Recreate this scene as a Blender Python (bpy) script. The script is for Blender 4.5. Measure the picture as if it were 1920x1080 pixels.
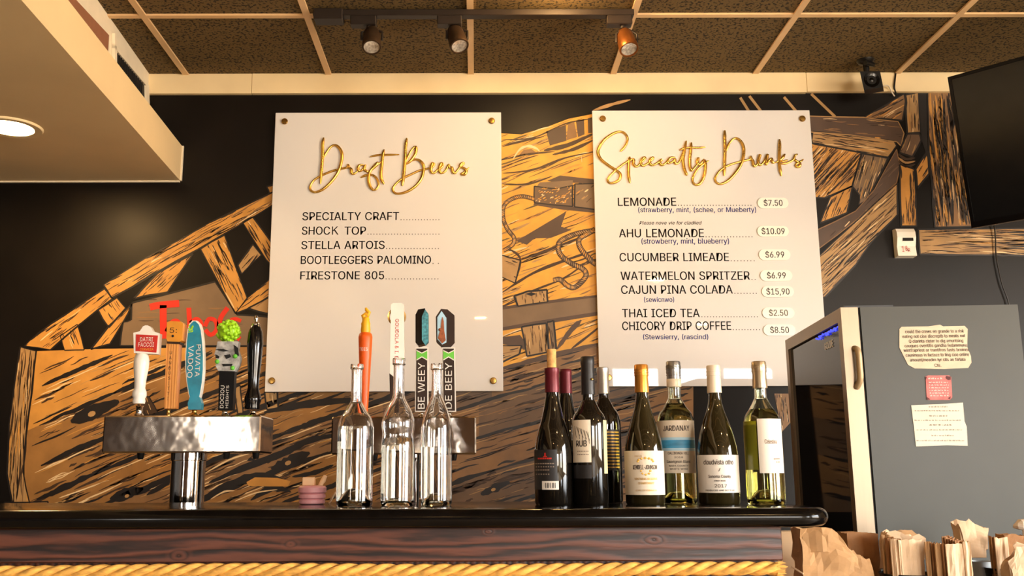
import bpy, math, random, os
from mathutils import Vector, Matrix, noise as mnoise
random.seed(7)
SC = bpy.context.scene
COL = SC.collection
for o in list(bpy.data.objects): bpy.data.objects.remove(o)
PI = math.pi

# ------------------------------------------------------------------ camera
ZC, FPX, CX, CY = 1.133, 1800.0, 897.0, 540.0
PITCH, YAW, ROLL = 0.19124, 0.00316, -0.00321
FW = Vector((math.sin(YAW)*math.cos(PITCH), math.cos(YAW)*math.cos(PITCH), math.sin(PITCH)))
_rt = Vector((math.cos(YAW), -math.sin(YAW), 0)); _up = _rt.cross(FW)
RT = math.cos(ROLL)*_rt + math.sin(ROLL)*_up
UP = -math.sin(ROLL)*_rt + math.cos(ROLL)*_up
EYE = Vector((0, 0, ZC))
cd = bpy.data.cameras.new('camera'); cam = bpy.data.objects.new('camera', cd); COL.objects.link(cam)
cd.sensor_fit = 'HORIZONTAL'; cd.sensor_width = 36; cd.lens = FPX/1920*36; cd.shift_x = (960-CX)/1920
cd.clip_start = 0.02
cam.matrix_world = Matrix(((RT.x, UP.x, -FW.x, 0), (RT.y, UP.y, -FW.y, 0), (RT.z, UP.z, -FW.z, ZC), (0, 0, 0, 1)))
SC.camera = cam

# ------------------------------------------------------------------ world, exposure
SC.view_settings.view_transform = 'Standard'; SC.view_settings.look = 'None'
SC.view_settings.gamma = 1; SC.view_settings.use_curve_mapping = False
SC.view_settings.exposure = 1.08
SKY_STRENGTH = 20.0
CAN_STRENGTH = 130.0
world = bpy.data.worlds.new('world'); SC.world = world; world.use_nodes = True
nt = world.node_tree; nt.nodes.clear()
wo = nt.nodes.new('ShaderNodeOutputWorld'); bg = nt.nodes.new('ShaderNodeBackground')
tc = nt.nodes.new('ShaderNodeTexCoord'); sp = nt.nodes.new('ShaderNodeSeparateXYZ'); rp = nt.nodes.new('ShaderNodeValToRGB')
nt.links.new(tc.outputs['Generated'], sp.inputs[0]); nt.links.new(sp.outputs['Z'], rp.inputs[0])
rp.color_ramp.elements[0].position = 0.0; rp.color_ramp.elements[0].color = (.55, .47, .38, 1)
rp.color_ramp.elements[1].position = 0.12; rp.color_ramp.elements[1].color = (.93, .97, 1, 1)
nt.links.new(rp.outputs[0], bg.inputs[0]); bg.inputs[1].default_value = SKY_STRENGTH
nt.links.new(bg.outputs[0], wo.inputs[0])

# ------------------------------------------------------------------ pixel -> place
def ray(px, py):
    return (FW + RT*((px-CX)/FPX) - UP*((py-CY)/FPX))
def W(px, py, Y):
    d = ray(px, py); return EYE + d*(Y/d.y)
def Wz(px, py, z):
    d = ray(px, py); return EYE + d*((z-ZC)/d.z)
def Wp(px, py, P0, n):
    d = ray(px, py); return EYE + d*((P0-EYE).dot(n)/d.dot(n))
def pxm(P):                      # metres per pixel at point P
    return (P-EYE).dot(FW)/FPX
def proj(P):
    v = P-EYE; k = v.dot(FW); return (CX+FPX*v.dot(RT)/k, CY-FPX*v.dot(UP)/k)

# ------------------------------------------------------------------ materials
def lin(c):
    return tuple(((x/255)/12.92 if x/255 <= .04045 else ((x/255+.055)/1.055)**2.4) for x in c)
MATS = {}
def M(name, rgb, rough=.5, metal=0, var=.12, scale=18, bump=0, stretch=None, coat=0, trans=0, ior=1.45, emit=0, rvar=.05, spec=None, emit_rgb=None, bdist=.003):
    m = bpy.data.materials.new(name); m.use_nodes = True; t = m.node_tree; N = t.nodes; L = t.links
    b = N['Principled BSDF']
    c = lin(rgb)
    tcn = N.new('ShaderNodeTexCoord'); mp = N.new('ShaderNodeMapping'); nz = N.new('ShaderNodeTexNoise')
    L.new(tcn.outputs['Object'], mp.inputs[0]); L.new(mp.outputs[0], nz.inputs['Vector'])
    if stretch: mp.inputs['Scale'].default_value = stretch
    nz.inputs['Scale'].default_value = scale; nz.inputs['Detail'].default_value = 4
    r = N.new('ShaderNodeValToRGB'); L.new(nz.outputs[0], r.inputs[0])
    r.color_ramp.elements[0].position = .3; r.color_ramp.elements[1].position = .7
    r.color_ramp.elements[0].color = (*[x*(1-var) for x in c], 1); r.color_ramp.elements[1].color = (*[min(1, x*(1+var)) for x in c], 1)
    L.new(r.outputs[0], b.inputs['Base Color'])
    mr = N.new('ShaderNodeMapRange'); L.new(nz.outputs[0], mr.inputs[0])
    mr.inputs['To Min'].default_value = max(0, rough-rvar); mr.inputs['To Max'].default_value = min(1, rough+rvar)
    L.new(mr.outputs[0], b.inputs['Roughness'])
    b.inputs['Metallic'].default_value = metal; b.inputs['IOR'].default_value = ior
    b.inputs['Transmission Weight'].default_value = trans; b.inputs['Coat Weight'].default_value = coat
    b.inputs['Coat Roughness'].default_value = .05
    if spec is not None: b.inputs['Specular IOR Level'].default_value = spec
    if emit:
        b.inputs['Emission Color'].default_value = (*lin(emit_rgb or rgb), 1); b.inputs['Emission Strength'].default_value = emit
    if bump:
        bp = N.new('ShaderNodeBump'); bp.inputs['Strength'].default_value = bump; bp.inputs['Distance'].default_value = bdist
        L.new(nz.outputs[0], bp.inputs['Height']); L.new(bp.outputs[0], b.inputs['Normal'])
    MATS[name] = m; return m

def M_tile():
    m = M('ceiling_tile', (120, 100, 66), .9); t = m.node_tree; N = t.nodes; L = t.links; b = N['Principled BSDF']
    tcn = N.new('ShaderNodeTexCoord')
    n1 = N.new('ShaderNodeTexNoise'); n1.inputs['Scale'].default_value = 95; n1.inputs['Detail'].default_value = 2
    n2 = N.new('ShaderNodeTexNoise'); n2.inputs['Scale'].default_value = 2.2
    L.new(tcn.outputs['Object'], n1.inputs['Vector']); L.new(tcn.outputs['Object'], n2.inputs['Vector'])
    r = N.new('ShaderNodeValToRGB'); L.new(n1.outputs[0], r.inputs[0])
    e = r.color_ramp.elements; e[0].position = .40; e[0].color = (*lin((44, 34, 16)), 1); e[1].position = .47; e[1].color = (*lin((112, 90, 50)), 1)
    r2 = N.new('ShaderNodeValToRGB'); L.new(n2.outputs[0], r2.inputs[0])
    r2.color_ramp.elements[0].color = (.75, .75, .72, 1); r2.color_ramp.elements[1].color = (1, 1, 1, 1)
    mx = N.new('ShaderNodeMix'); mx.data_type = 'RGBA'; mx.blend_type = 'MULTIPLY'; mx.inputs[0].default_value = 1
    L.new(r.outputs[0], mx.inputs[6]); L.new(r2.outputs[0], mx.inputs[7]); L.new(mx.outputs[2], b.inputs['Base Color'])
    bp = N.new('ShaderNodeBump'); bp.inputs['Strength'].default_value = .5; bp.inputs['Distance'].default_value = .004
    L.new(n1.outputs[0], bp.inputs['Height']); L.new(bp.outputs[0], b.inputs['Normal'])
    return m

def M_wood(name, a, bcol, rough=.4, scale=3.0, axis='X', dist=6, coat=0, knots=()):
    m = M(name, a, rough, coat=coat); t = m.node_tree; N = t.nodes; L = t.links; b = N['Principled BSDF']
    tcn = N.new('ShaderNodeTexCoord'); mp = N.new('ShaderNodeMapping')
    mp.inputs['Scale'].default_value = {'X': (.12, 1, 1), 'Z': (1, 1, .12), 'Y': (1, .12, 1)}[axis]
    L.new(tcn.outputs['Object'], mp.inputs[0])
    wv = N.new('ShaderNodeTexWave'); wv.wave_type = 'BANDS'; wv.bands_direction = 'Z' if axis != 'Z' else 'X'
    wv.inputs['Scale'].default_value = scale*6; wv.inputs['Distortion'].default_value = dist; wv.inputs['Detail'].default_value = 4; wv.inputs['Detail Scale'].default_value = 1.6
    nz = N.new('ShaderNodeTexNoise'); nz.inputs['Scale'].default_value = 60; nz.inputs['Detail'].default_value = 5
    L.new(mp.outputs[0], wv.inputs[0]); L.new(mp.outputs[0], nz.inputs['Vector'])
    mx = N.new('ShaderNodeMix'); mx.data_type = 'FLOAT'; mx.inputs[0].default_value = .45
    L.new(wv.outputs[1], mx.inputs[2]); L.new(nz.outputs[0], mx.inputs[3])
    last = wv.outputs[1]
    for kx_, kz_, kr_ in knots:
        dv = N.new('ShaderNodeVectorMath'); dv.operation = 'SUBTRACT'; L.new(tcn.outputs['Object'], dv.inputs[0]); dv.inputs[1].default_value = (kx_, 0, kz_)
        sc_ = N.new('ShaderNodeVectorMath'); sc_.operation = 'MULTIPLY'; L.new(dv.outputs[0], sc_.inputs[0]); sc_.inputs[1].default_value = (.55/kr_, 0, 1/kr_)
        ln_ = N.new('ShaderNodeVectorMath'); ln_.operation = 'LENGTH'; L.new(sc_.outputs[0], ln_.inputs[0])
        cl = N.new('ShaderNodeMapRange'); nl = N.new('ShaderNodeMath'); nl.operation = 'MULTIPLY_ADD'; L.new(nz.outputs[0], nl.inputs[0]); nl.inputs[1].default_value = .9; L.new(ln_.outputs['Value'], nl.inputs[2]); L.new(nl.outputs[0], cl.inputs[0]); cl.inputs[1].default_value = .5; cl.inputs[2].default_value = 1.6
        sn = N.new('ShaderNodeMath'); sn.operation = 'SINE'; ml = N.new('ShaderNodeMath'); ml.operation = 'MULTIPLY'; L.new(nl.outputs[0], ml.inputs[0]); ml.inputs[1].default_value = 6; L.new(ml.outputs[0], sn.inputs[0])
        ab = N.new('ShaderNodeMath'); ab.operation = 'ABSOLUTE'; L.new(sn.outputs[0], ab.inputs[0])
        mxk = N.new('ShaderNodeMix'); mxk.data_type = 'FLOAT'; L.new(cl.outputs[0], mxk.inputs[0]); L.new(ab.outputs[0], mxk.inputs[2]); L.new(last, mxk.inputs[3]); last = mxk.outputs[0]
    L.new(last, mx.inputs[2])
    r = N.new('ShaderNodeValToRGB'); L.new(mx.outputs[0], r.inputs[0])
    r.color_ramp.elements[0].position = .2; r.color_ramp.elements[0].color = (*lin(bcol), 1)
    r.color_ramp.elements[1].position = .8; r.color_ramp.elements[1].color = (*lin(a), 1)
    L.new(r.outputs[0], b.inputs['Base Color'])
    bp = N.new('ShaderNodeBump'); bp.inputs['Strength'].default_value = .35; bp.inputs['Distance'].default_value = .002
    L.new(mx.outputs[0], bp.inputs['Height']); L.new(bp.outputs[0], b.inputs['Normal'])
    return m

M_tile()
M('grid_paint', (226, 190, 142), .5, var=.05)
M('cream_paint', (240, 216, 168), .55, var=.05, scale=6, bump=.05)
M('soffit_paint', (236, 208, 158), .55, var=.05, scale=3)
M('white_paint', (238, 224, 196), .5, var=.04)
M('tan_wall', (230, 212, 180), .7, var=.06)
M('white_frame', (225, 220, 210), .4, var=.03)
M('floor_wood', (188, 162, 128), .45, var=.3, scale=4, stretch=(1, .1, 1))
M('black_wall', (17, 12, 8), .42, var=.25, scale=5, bump=.04, rvar=.06, spec=.26)
M('grille', (26, 22, 18), .6, var=.6, scale=60)
M('rose_board', (150, 100, 72), .5, var=.1)
M('acrylic', (222, 219, 216), .02, var=.02, scale=2, ior=1.49, rvar=.01)
M('gold', (236, 188, 92), .28, 1, var=.1, scale=30)
M('brass', (190, 150, 80), .25, 1, var=.1)
M('ink', (30, 22, 18), .5, var=.1)
M('ink_blue', (34, 52, 160), .5, var=.1)
M('ink_grey', (130, 120, 108), .5, var=.1)
M('tag_white', (246, 240, 226), .35, var=.02)
M('black_gloss', (9, 7, 6), .13, var=.3, scale=40, spec=.2, rvar=.04)
M('black_plastic', (16, 15, 14), .35, var=.2)
M('black_matte', (18, 16, 14), .7, var=.2)
M('screen', (5, 5, 6), .16, var=.1, rvar=.05)
M('bronze', (74, 56, 40), .4, .6, var=.2)
M('bronze_lit', (150, 92, 46), .35, .8, var=.2)  # bronze as lit on the third spotlight, coppery light put into the colour
M('rail_brown', (36, 27, 21), .5, .2, var=.15)
M('lamp_glass', (225, 215, 200), .15, .6, var=.35, scale=120, bump=.6)
M('steel', (205, 192, 178), .09, 1, var=.04, scale=4.5, bump=.5, rvar=.04, bdist=.006)
M('chrome', (225, 220, 215), .06, 1, var=.03)
M('brushed', (150, 134, 114), .42, 1, var=.06, scale=60, stretch=(1, 1, .03))
M_wood('apron_wood', (92, 50, 34), (24, 12, 8), .4, 2.6, 'X', 11, 0, [(W(x, y, 1.845).x+.6, W(x, y, 1.845).z, r) for x, y, r in ((335, 1042, .014), (545, 1020, .012), (915, 997, .008), (1226, 1012, .014))])
M_wood('post_wood', (92, 48, 28), (40, 18, 10), .4, 4.0, 'Z', 4)
M_wood('handle_wood', (232, 162, 84), (200, 124, 56), .35, 7.0, 'Z', 3)
M_wood('panel_wood', (92, 64, 42), (34, 22, 14), .5, 1.2, 'Z', 6)
M('cream_post', (226, 190, 146), .5, var=.06)
M('counter_steel', (120, 112, 104), .35, .9, var=.1)
M('handle_bronze', (176, 150, 112), .45, .3, var=.05)
M('rope', (214, 158, 72), .8, var=.35, scale=120, bump=.6, stretch=(.4, 1, 1))
M('glass', (255, 255, 255), .01, var=0, trans=1, ior=1.48, rvar=.005)
M('glass_green', (247, 251, 234), .01, var=0, trans=1, ior=1.48, rvar=.005)
M('water', (252, 253, 248), .01, var=0, trans=1, ior=1.33, rvar=.005)
M('white_wine', (246, 240, 164), .01, var=0, trans=1, ior=1.34, rvar=.005)
M('dark_glass', (14, 11, 8), .05, var=.3, scale=10, coat=.5, rvar=.02)
M('olive_glass', (34, 28, 12), .05, var=.3, scale=10, coat=.5, rvar=.02)
M('foil_maroon', (96, 24, 34), .35, .3, var=.12)
M('foil_black', (32, 29, 28), .4, .1, var=.1)
M('foil_silver', (205, 198, 186), .3, .75, var=.08)
M('cap_gold', (206, 140, 58), .3, .7, var=.08)
M('cap_cream', (234, 216, 188), .4, .1, var=.03)
M('cap_steel', (150, 148, 146), .28, .85, var=.1)
M('cap_champagne', (178, 158, 128), .3, .75, var=.08)
M('cork', (214, 160, 96), .85, var=.25, scale=90, bump=.4)
M('label_cream', (224, 208, 184), .6, var=.03)
M('label_white', (228, 218, 204), .6, var=.02)
M('label_black', (34, 30, 29), .45, var=.15)
M('label_tan', (232, 208, 150), .55, var=.05)
M('label_blue', (70, 150, 190), .5, var=.35, scale=40, stretch=(.3, .3, 1.5))
M('label_paleblue', (170, 205, 220), .5, var=.1, scale=30)
M('label_amber', (196, 160, 70), .4, var=.15)
M('label_olive', (150, 146, 20), .4, var=.1)
M('ink_gold', (196, 150, 62), .4, .4, var=.1)
M('pink', (214, 148, 150), .45, var=.06)
M('peach', (240, 196, 150), .6, var=.1)
M('tap_white', (244, 236, 222), .3, var=.03, coat=.3)
M('tap_red', (196, 44, 34), .35, var=.12)
M('tap_orange', (232, 92, 20), .4, var=.1, scale=60, bump=.3)
M('tap_yellow', (238, 172, 30), .4, var=.1, bump=.3)
M('tap_amber', (214, 140, 40), .4, var=.15)
M('tap_teal', (24, 128, 150), .3, var=.3, scale=24, coat=.3)
M('tap_lime', (150, 200, 30), .4, var=.3, scale=80)
M('tap_green', (104, 190, 60), .4, var=.1)
M('tap_grey', (168, 164, 158), .55, var=.5, scale=60, bump=.6)
M('tap_black', (10, 9, 9), .14, var=.2, coat=.15)
M('tap_ebony', (10, 9, 9), .5, var=.2, spec=.2)
M('tap_brown', (52, 36, 26), .5, var=.15, spec=.25)
M('tap_rust', (150, 80, 40), .5, var=.3, scale=100)
M('tap_aqua', (70, 140, 150), .5, var=.5, scale=140, bump=.5)
M('fridge_grey', (60, 60, 54), .42, .15, var=.22, scale=2.2, bump=.02, rvar=.08)
M('fridge_black', (16, 16, 17), .3, var=.2)
M('fridge_glass', (6, 6, 7), .04, var=.2, rvar=.01, ior=1.4, spec=.28)
M('led_blue', (40, 50, 220), .3, var=.3, emit=1.2, emit_rgb=(60, 70, 255))
M('paper_worn', (214, 194, 166), .8, var=.08, scale=25, bump=.2)
M('paper_pink', (200, 112, 106), .7, var=.3, scale=40)
M('paper_ivory', (222, 212, 190), .8, var=.06, scale=14)
M('dark_red', (84, 26, 24), .6, var=.2)
M('ink_soft', (138, 120, 104), .7, var=.2)
M('ink_mid', (78, 66, 58), .7, var=.2)
M('kraft', (170, 130, 86), .8, var=.12, scale=40, bump=.25)
M('kraft_dark', (150, 104, 62), .8, var=.15, scale=40, bump=.25)
M('kraft_light', (208, 176, 140), .8, var=.08, scale=40, bump=.25)
M('galvanised', (160, 164, 166), .55, .3, var=.2, scale=30)
M('tin_dark', (60, 58, 56), .3, .8, var=.2)
M('tissue', (238, 224, 206), .85, var=.05)
M('wire_white', (220, 205, 180), .5, var=.05)
M('lamp_on', (255, 214, 150), .4, var=0, emit=CAN_STRENGTH, emit_rgb=(255, 206, 138))
# mural paints
M('paint_ochre', (200, 142, 64), .5, var=.13, scale=14)
M('paint_gold', (218, 158, 60), .5, var=.13, scale=14)
M('paint_tan', (172, 134, 84), .5, var=.15, scale=14)
M('paint_brown', (136, 100, 62), .5, var=.18, scale=12)
M('paint_umber', (106, 82, 60), .5, var=.18, scale=12)
M('paint_taupe', (122, 98, 72), .5, var=.1, scale=10)
M('paint_mocha', (84, 64, 50), .5, var=.15, scale=10)
M('paint_black', (26, 19, 14), .45, var=.2)
M('paint_sepia', (64, 44, 26), .5, var=.2)
M('paint_cream', (230, 198, 148), .5, var=.1)
M('paint_red', (214, 42, 20), .5, var=.1)
M('paint_bronze', (150, 106, 54), .5, var=.16, scale=12)
M('paint_olive', (92, 78, 42), .5, var=.2)

# ------------------------------------------------------------------ mesh building
class MB:
    def __init__(s): s.v = []; s.f = []; s.m = []
    def face(s, pts, m=0):
        n = len(s.v); s.v += [Vector(p) for p in pts]; s.f.append(list(range(n, n+len(pts)))); s.m.append(m)
    def raw(s, vs, fs, m=0):
        n = len(s.v); s.v += [Vector(p) for p in vs]; s.f += [[n+i for i in f] for f in fs]; s.m += [m]*len(fs)
    def hexa(s, P, m=0):       # 8 points: bottom 4 then top 4
        s.raw(P, [(0,3,2,1), (4,5,6,7), (0,1,5,4), (1,2,6,5), (2,3,7,6), (3,0,4,7)], m)
    def box(s, x0, x1, y0, y1, z0, z1, m=0):
        s.hexa([(x0,y0,z0),(x1,y0,z0),(x1,y1,z0),(x0,y1,z0),(x0,y0,z1),(x1,y0,z1),(x1,y1,z1),(x0,y1,z1)], m)
    def bbox(s, x0, x1, y0, y1, z0, z1, b=.003, m=0):   # bevelled box
        vs = []; idx = {}
        for i, (x, sx) in enumerate(((x0,1),(x1,-1))):
            for j, (y, sy) in enumerate(((y0,1),(y1,-1))):
                for k, (z, sz) in enumerate(((z0,1),(z1,-1))):
                    for a, p in enumerate(((x, y+sy*b, z+sz*b), (x+sx*b, y, z+sz*b), (x+sx*b, y+sy*b, z))):
                        idx[i,j,k,a] = len(vs); vs.append(p)
        I = lambda i,j,k,a: idx[i,j,k,a]; fs = []
        for i in (0,1): fs.append([I(i,0,0,0), I(i,1,0,0), I(i,1,1,0), I(i,0,1,0)])
        for j in (0,1): fs.append([I(0,j,0,1), I(1,j,0,1), I(1,j,1,1), I(0,j,1,1)])
        for k in (0,1): fs.append([I(0,0,k,2), I(1,0,k,2), I(1,1,k,2), I(0,1,k,2)])
        for i in (0,1):
            for j in (0,1): fs.append([I(i,j,0,0), I(i,j,1,0), I(i,j,1,1), I(i,j,0,1)])
        for i in (0,1):
            for k in (0,1): fs.append([I(i,0,k,0), I(i,1,k,0), I(i,1,k,2), I(i,0,k,2)])
        for j in (0,1):
            for k in (0,1): fs.append([I(0,j,k,1), I(1,j,k,1), I(1,j,k,2), I(0,j,k,2)])
        for i in (0,1):
            for j in (0,1):
                for k in (0,1): fs.append([I(i,j,k,0), I(i,j,k,1), I(i,j,k,2)])
        s.raw(vs, fs, m)
    def prism(s, poly, vec, m=0, mside=None):
        vec = Vector(vec); n = len(poly); a = [Vector(p) for p in poly]; b = [p+vec for p in a]
        s.raw(a+b, [list(range(n)), list(range(2*n-1, n-1, -1))], m)
        s.raw(a+b, [(i, i+n, (i+1) % n+n, (i+1) % n) for i in range(n)], m if mside is None else mside)
    def lathe(s, c, prof, seg=40, m=0, axis=None, caps=True):
        c = Vector(c)
        if axis is None: ux, uy, uz = Vector((1,0,0)), Vector((0,1,0)), Vector((0,0,1))
        else:
            uz = Vector(axis).normalized(); ux = uz.orthogonal().normalized(); uy = uz.cross(ux)
        vs = []; fs = []
        for r, z in prof:
            for k in range(seg):
                a = 2*PI*k/seg; vs.append(c+ux*(r*math.cos(a))+uy*(r*math.sin(a))+uz*z)
        for i in range(len(prof)-1):
            for k in range(seg):
                k2 = (k+1) % seg; fs.append((i*seg+k, i*seg+k2, (i+1)*seg+k2, (i+1)*seg+k))
        if caps:
            if prof[0][0] > 1e-6: fs.append(list(range(seg-1, -1, -1)))
            if prof[-1][0] > 1e-6: fs.append([(len(prof)-1)*seg+k for k in range(seg)])
        s.raw(vs, fs, m)
    def tube(s, pts, r, seg=8, m=0, closed=False):
        pts = [Vector(p) for p in pts]; n = len(pts)
        rr = r if isinstance(r, (list, tuple)) else [r]*n
        prev = None; vs = []; fs = []
        for i, p in enumerate(pts):
            t = (pts[min(i+1, n-1)]-pts[max(i-1, 0)])
            if t.length < 1e-9: t = Vector((0,0,1))
            t.normalize()
            if prev is None: u = t.orthogonal().normalized()
            else:
                u = prev - t*prev.dot(t)
                u = u.normalized() if u.length > 1e-6 else t.orthogonal().normalized()
            prev = u; w = t.cross(u)
            for k in range(seg):
                a = 2*PI*k/seg; vs.append(p+u*(rr[i]*math.cos(a))+w*(rr[i]*math.sin(a)))
        for i in range(n-1):
            for k in range(seg):
                k2 = (k+1) % seg; fs.append((i*seg+k, i*seg+k2, (i+1)*seg+k2, (i+1)*seg+k))
        fs.append(list(range(seg-1, -1, -1))); fs.append([(n-1)*seg+k for k in range(seg)])
        s.raw(vs, fs, m)
    def ball(s, c, r, seg=16, rings=10, m=0, sc=(1,1,1)):
        c = Vector(c); vs = []; fs = []
        for i in range(rings+1):
            a = PI*i/rings
            for k in range(seg):
                b = 2*PI*k/seg
                vs.append(c+Vector((r*sc[0]*math.sin(a)*math.cos(b), r*sc[1]*math.sin(a)*math.sin(b), r*sc[2]*math.cos(a))))
        for i in range(rings):
            for k in range(seg):
                k2 = (k+1) % seg; fs.append((i*seg+k, (i+1)*seg+k, (i+1)*seg+k2, i*seg+k2))
        s.raw(vs, fs, m)
def wloc(o):
    v = Vector((0,0,0))
    while o is not None: v += o.location; o = o.parent
    return v
def obj(name, mb, mats, parent=None, smooth=None, label=None):
    if isinstance(mats, str): mats = [mats]
    base = wloc(parent) if parent else Vector((0,0,0))
    me = bpy.data.meshes.new(name); me.from_pydata([v-base for v in mb.v], [], mb.f)
    for x in mats: me.materials.append(MATS[x])
    for p, i in zip(me.polygons, mb.m): p.material_index = i
    if smooth:
        for p in me.polygons: p.use_smooth = True
    me.validate(); me.update()
    import bmesh
    b = bmesh.new(); b.from_mesh(me); bmesh.ops.remove_doubles(b, verts=b.verts, dist=1e-6)
    if not name.startswith('mural') : bmesh.ops.recalc_face_normals(b, faces=b.faces)
    b.to_mesh(me); b.free()
    if smooth: me.set_sharp_from_angle(angle=math.radians(smooth))
    o = bpy.data.objects.new(name, me); COL.objects.link(o)
    if parent: o.parent = parent
    if label: o['label'] = label
    return o
def tag(o, label, cat, group=None):
    o['label'] = label; o['category'] = cat
    if group: o['group'] = group
    return o
def thing(name, loc, label, cat, group=None):
    o = bpy.data.objects.new(name, None); COL.objects.link(o); o.location = loc; o.empty_display_size = .05
    return tag(o, label, cat, group)
def solo(name, mb, mats, label, cat, group=None, smooth=None):
    c = sum(mb.v, Vector())/len(mb.v); c.z = min(v.z for v in mb.v)
    mb.v = [v-c for v in mb.v]
    o = obj(name, mb, mats, None, smooth); o.location = c
    return tag(o, label, cat, group)
def struct(name, mb, mats, parent=None, smooth=None):
    o = obj(name, mb, mats, parent, smooth); o['kind'] = 'structure'; return o

# text as flat mesh:  returns (verts2d, faces, width, cap height)
_tc = {}
try: SANS = bpy.data.fonts.load(os.path.join(os.path.dirname(bpy.app.binary_path), '%d.%d' % bpy.app.version[:2], 'datafiles', 'fonts', 'Inter.woff2'))
except Exception: SANS = None
def text2d(s, shear=0.0):
    key = (s, shear)
    if key in _tc: return _tc[key]
    cu = bpy.data.curves.new('t', 'FONT'); cu.body = s; cu.size = 1; cu.offset = 0
    if SANS: cu.font = SANS
    cu.space_word = 1.25; cu.resolution_u = 3; cu.shear = shear; cu.fill_mode = 'FRONT'
    o = bpy.data.objects.new('t', cu); COL.objects.link(o)
    me = bpy.data.meshes.new_from_object(o, depsgraph=bpy.context.evaluated_depsgraph_get())
    vs = [(v.co.x, v.co.y) for v in me.vertices]; fs = [list(p.vertices) for p in me.polygons]
    bpy.data.objects.remove(o); bpy.data.curves.remove(cu); bpy.data.meshes.remove(me)
    _tc[key] = (vs, fs); return vs, fs
_hv = text2d('H')[0]; CAP = max(v[1] for v in _hv)
def put_text(mb, s, P, ux, uy, width, cap, m=0, shear=0.0, center=False, warp=None, bold=0):
    """flat lettering: P = left end of baseline, ux/uy unit vectors; width, cap in metres"""
    vs, fs = text2d(s, shear)
    if not vs: return
    x0 = min(v[0] for v in vs); x1 = max(v[0] for v in vs); kx = width/max(1e-6, x1-x0); ky = cap/CAP
    off = -width/2 if center else 0
    f = warp or (lambda a, b: P+ux*a+uy*b)
    for sh in ((0,) if not bold else (-bold, bold)):
        mb.raw([f((x-x0)*kx+off+sh*cap, y*ky) for x, y in vs], fs, m)
def smooth_line(pts, n=6):
    out = []; P = [Vector(p) for p in pts]
    for i in range(len(P)-1):
        p0, p1, p2, p3 = P[max(i-1, 0)], P[i], P[i+1], P[min(i+2, len(P)-1)]
        for k in range(n):
            t = k/n
            out.append(.5*((2*p1)+(p2-p0)*t+(2*p0-5*p1+4*p2-p3)*t*t+(3*p1-p0-3*p2+p3)*t**3))
    out.append(P[-1]); return out
XU, ZU = Vector((1,0,0)), Vector((0,0,1))

# ------------------------------------------------------------------ the setting
YW, YT, ZCEIL = 3.885, 3.863, ZC+1.686
XL, XR, YF, XFAR, YJ = -2.0, 4.6, -6.5, -5.0, 1.2
b = MB(); b.box(XFAR-.1, XR+.1, YF-.1, YW+.1, -.1, 0); struct('floor', b, 'floor_wood')
b = MB(); b.box(XFAR-.1, XR+.1, YF-.1, YW+.1, ZCEIL, ZCEIL+.1); ceil = struct('ceiling', b, 'ceiling_tile')
g = MB(); gx0 = Wz(883, 136, ZCEIL).x; gy0 = Wz(900, 28, ZCEIL).y
x = gx0-.61*8
while x < XR:
    if x > XFAR+.02: g.box(x-.0125, x+.0125, YF, YT if x > XL else YJ, ZCEIL-.007, ZCEIL+.002)
    x += .61
y = gy0
while y > YF:
    x0 = XL if y > YJ else XFAR
    g.box(x0, XR, y-.012, y+.012, ZCEIL-.0065, ZCEIL+.002); g.box(x0, XR, y-.014, y+.014, ZCEIL-.002, ZCEIL+.002); y -= .61
struct('ceiling_grid', g, 'grid_paint', ceil)
b = MB(); b.box(XL-.1, XL, YJ, YW, 0, ZCEIL); b.box(XFAR-.1, XL-.1, YJ, YJ+.1, 0, ZCEIL); struct('wall_left', b, 'black_wall')
b = MB(); b.box(XFAR-.1, XFAR, YF, YJ, 0, ZCEIL); struct('wall_far_left', b, 'tan_wall')
WN = [0]
def window_at(p0, p1, n, z0, z1):
    """p0 -> p1 opening along a wall, n = into the room"""
    WN[0] += 1; p0, p1, n = Vector((*p0, 0)), Vector((*p1, 0)), Vector((*n, 0)); d = (p1-p0).normalized(); L = (p1-p0).length; t = .04
    f = MB()
    def bx(a, c, za, zb):
        P = [p0+d*a-n*.08, p0+d*c-n*.08, p0+d*c-n*.02, p0+d*a-n*.02]
        f.hexa([v_+ZU*za for v_ in P]+[v_+ZU*zb for v_ in P])
    bx(0, t, z0, z1); bx(L-t, L, z0, z1); bx(t, L-t, z0, z0+t); bx(t, L-t, z1-t, z1)
    struct('window_%d' % WN[0], f, 'white_frame')
    ld = bpy.data.lights.new('window_portal', 'AREA'); ld.shape = 'RECTANGLE'; ld.size = L; ld.size_y = z1-z0; ld.cycles.is_portal = True
    lo = bpy.data.objects.new('window_portal', ld); COL.objects.link(lo); c = (p0+p1)/2-n*.05; lo.location = (c.x, c.y, (z0+z1)/2)
    lo.rotation_euler = n.to_track_quat('-Z', 'Z').to_euler()
def pierced(name, fixed, axis, a0, a1, wins, mat, n):
    """wall with window openings; axis 'x' runs along x at y = fixed, axis 'y' along y at x = fixed"""
    b = MB(); cur = a0
    def seg(u0, u1, z0, z1):
        if axis == 'x': b.box(u0, u1, min(fixed, fixed-n*.1), max(fixed, fixed-n*.1), z0, z1)
        else: b.box(min(fixed, fixed-n*.1), max(fixed, fixed-n*.1), u0, u1, z0, z1)
    for u0, u1, z0, z1 in wins:
        seg(cur, u0, 0, ZCEIL); seg(u0, u1, 0, z0); seg(u0, u1, z1, ZCEIL); cur = u1
        if axis == 'x': window_at((u0, fixed), (u1, fixed), (0, n), z0, z1)
        else: window_at((fixed, u0), (fixed, u1), (n, 0), z0, z1)
    seg(cur, a1, 0, ZCEIL); struct(name, b, mat)
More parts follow.
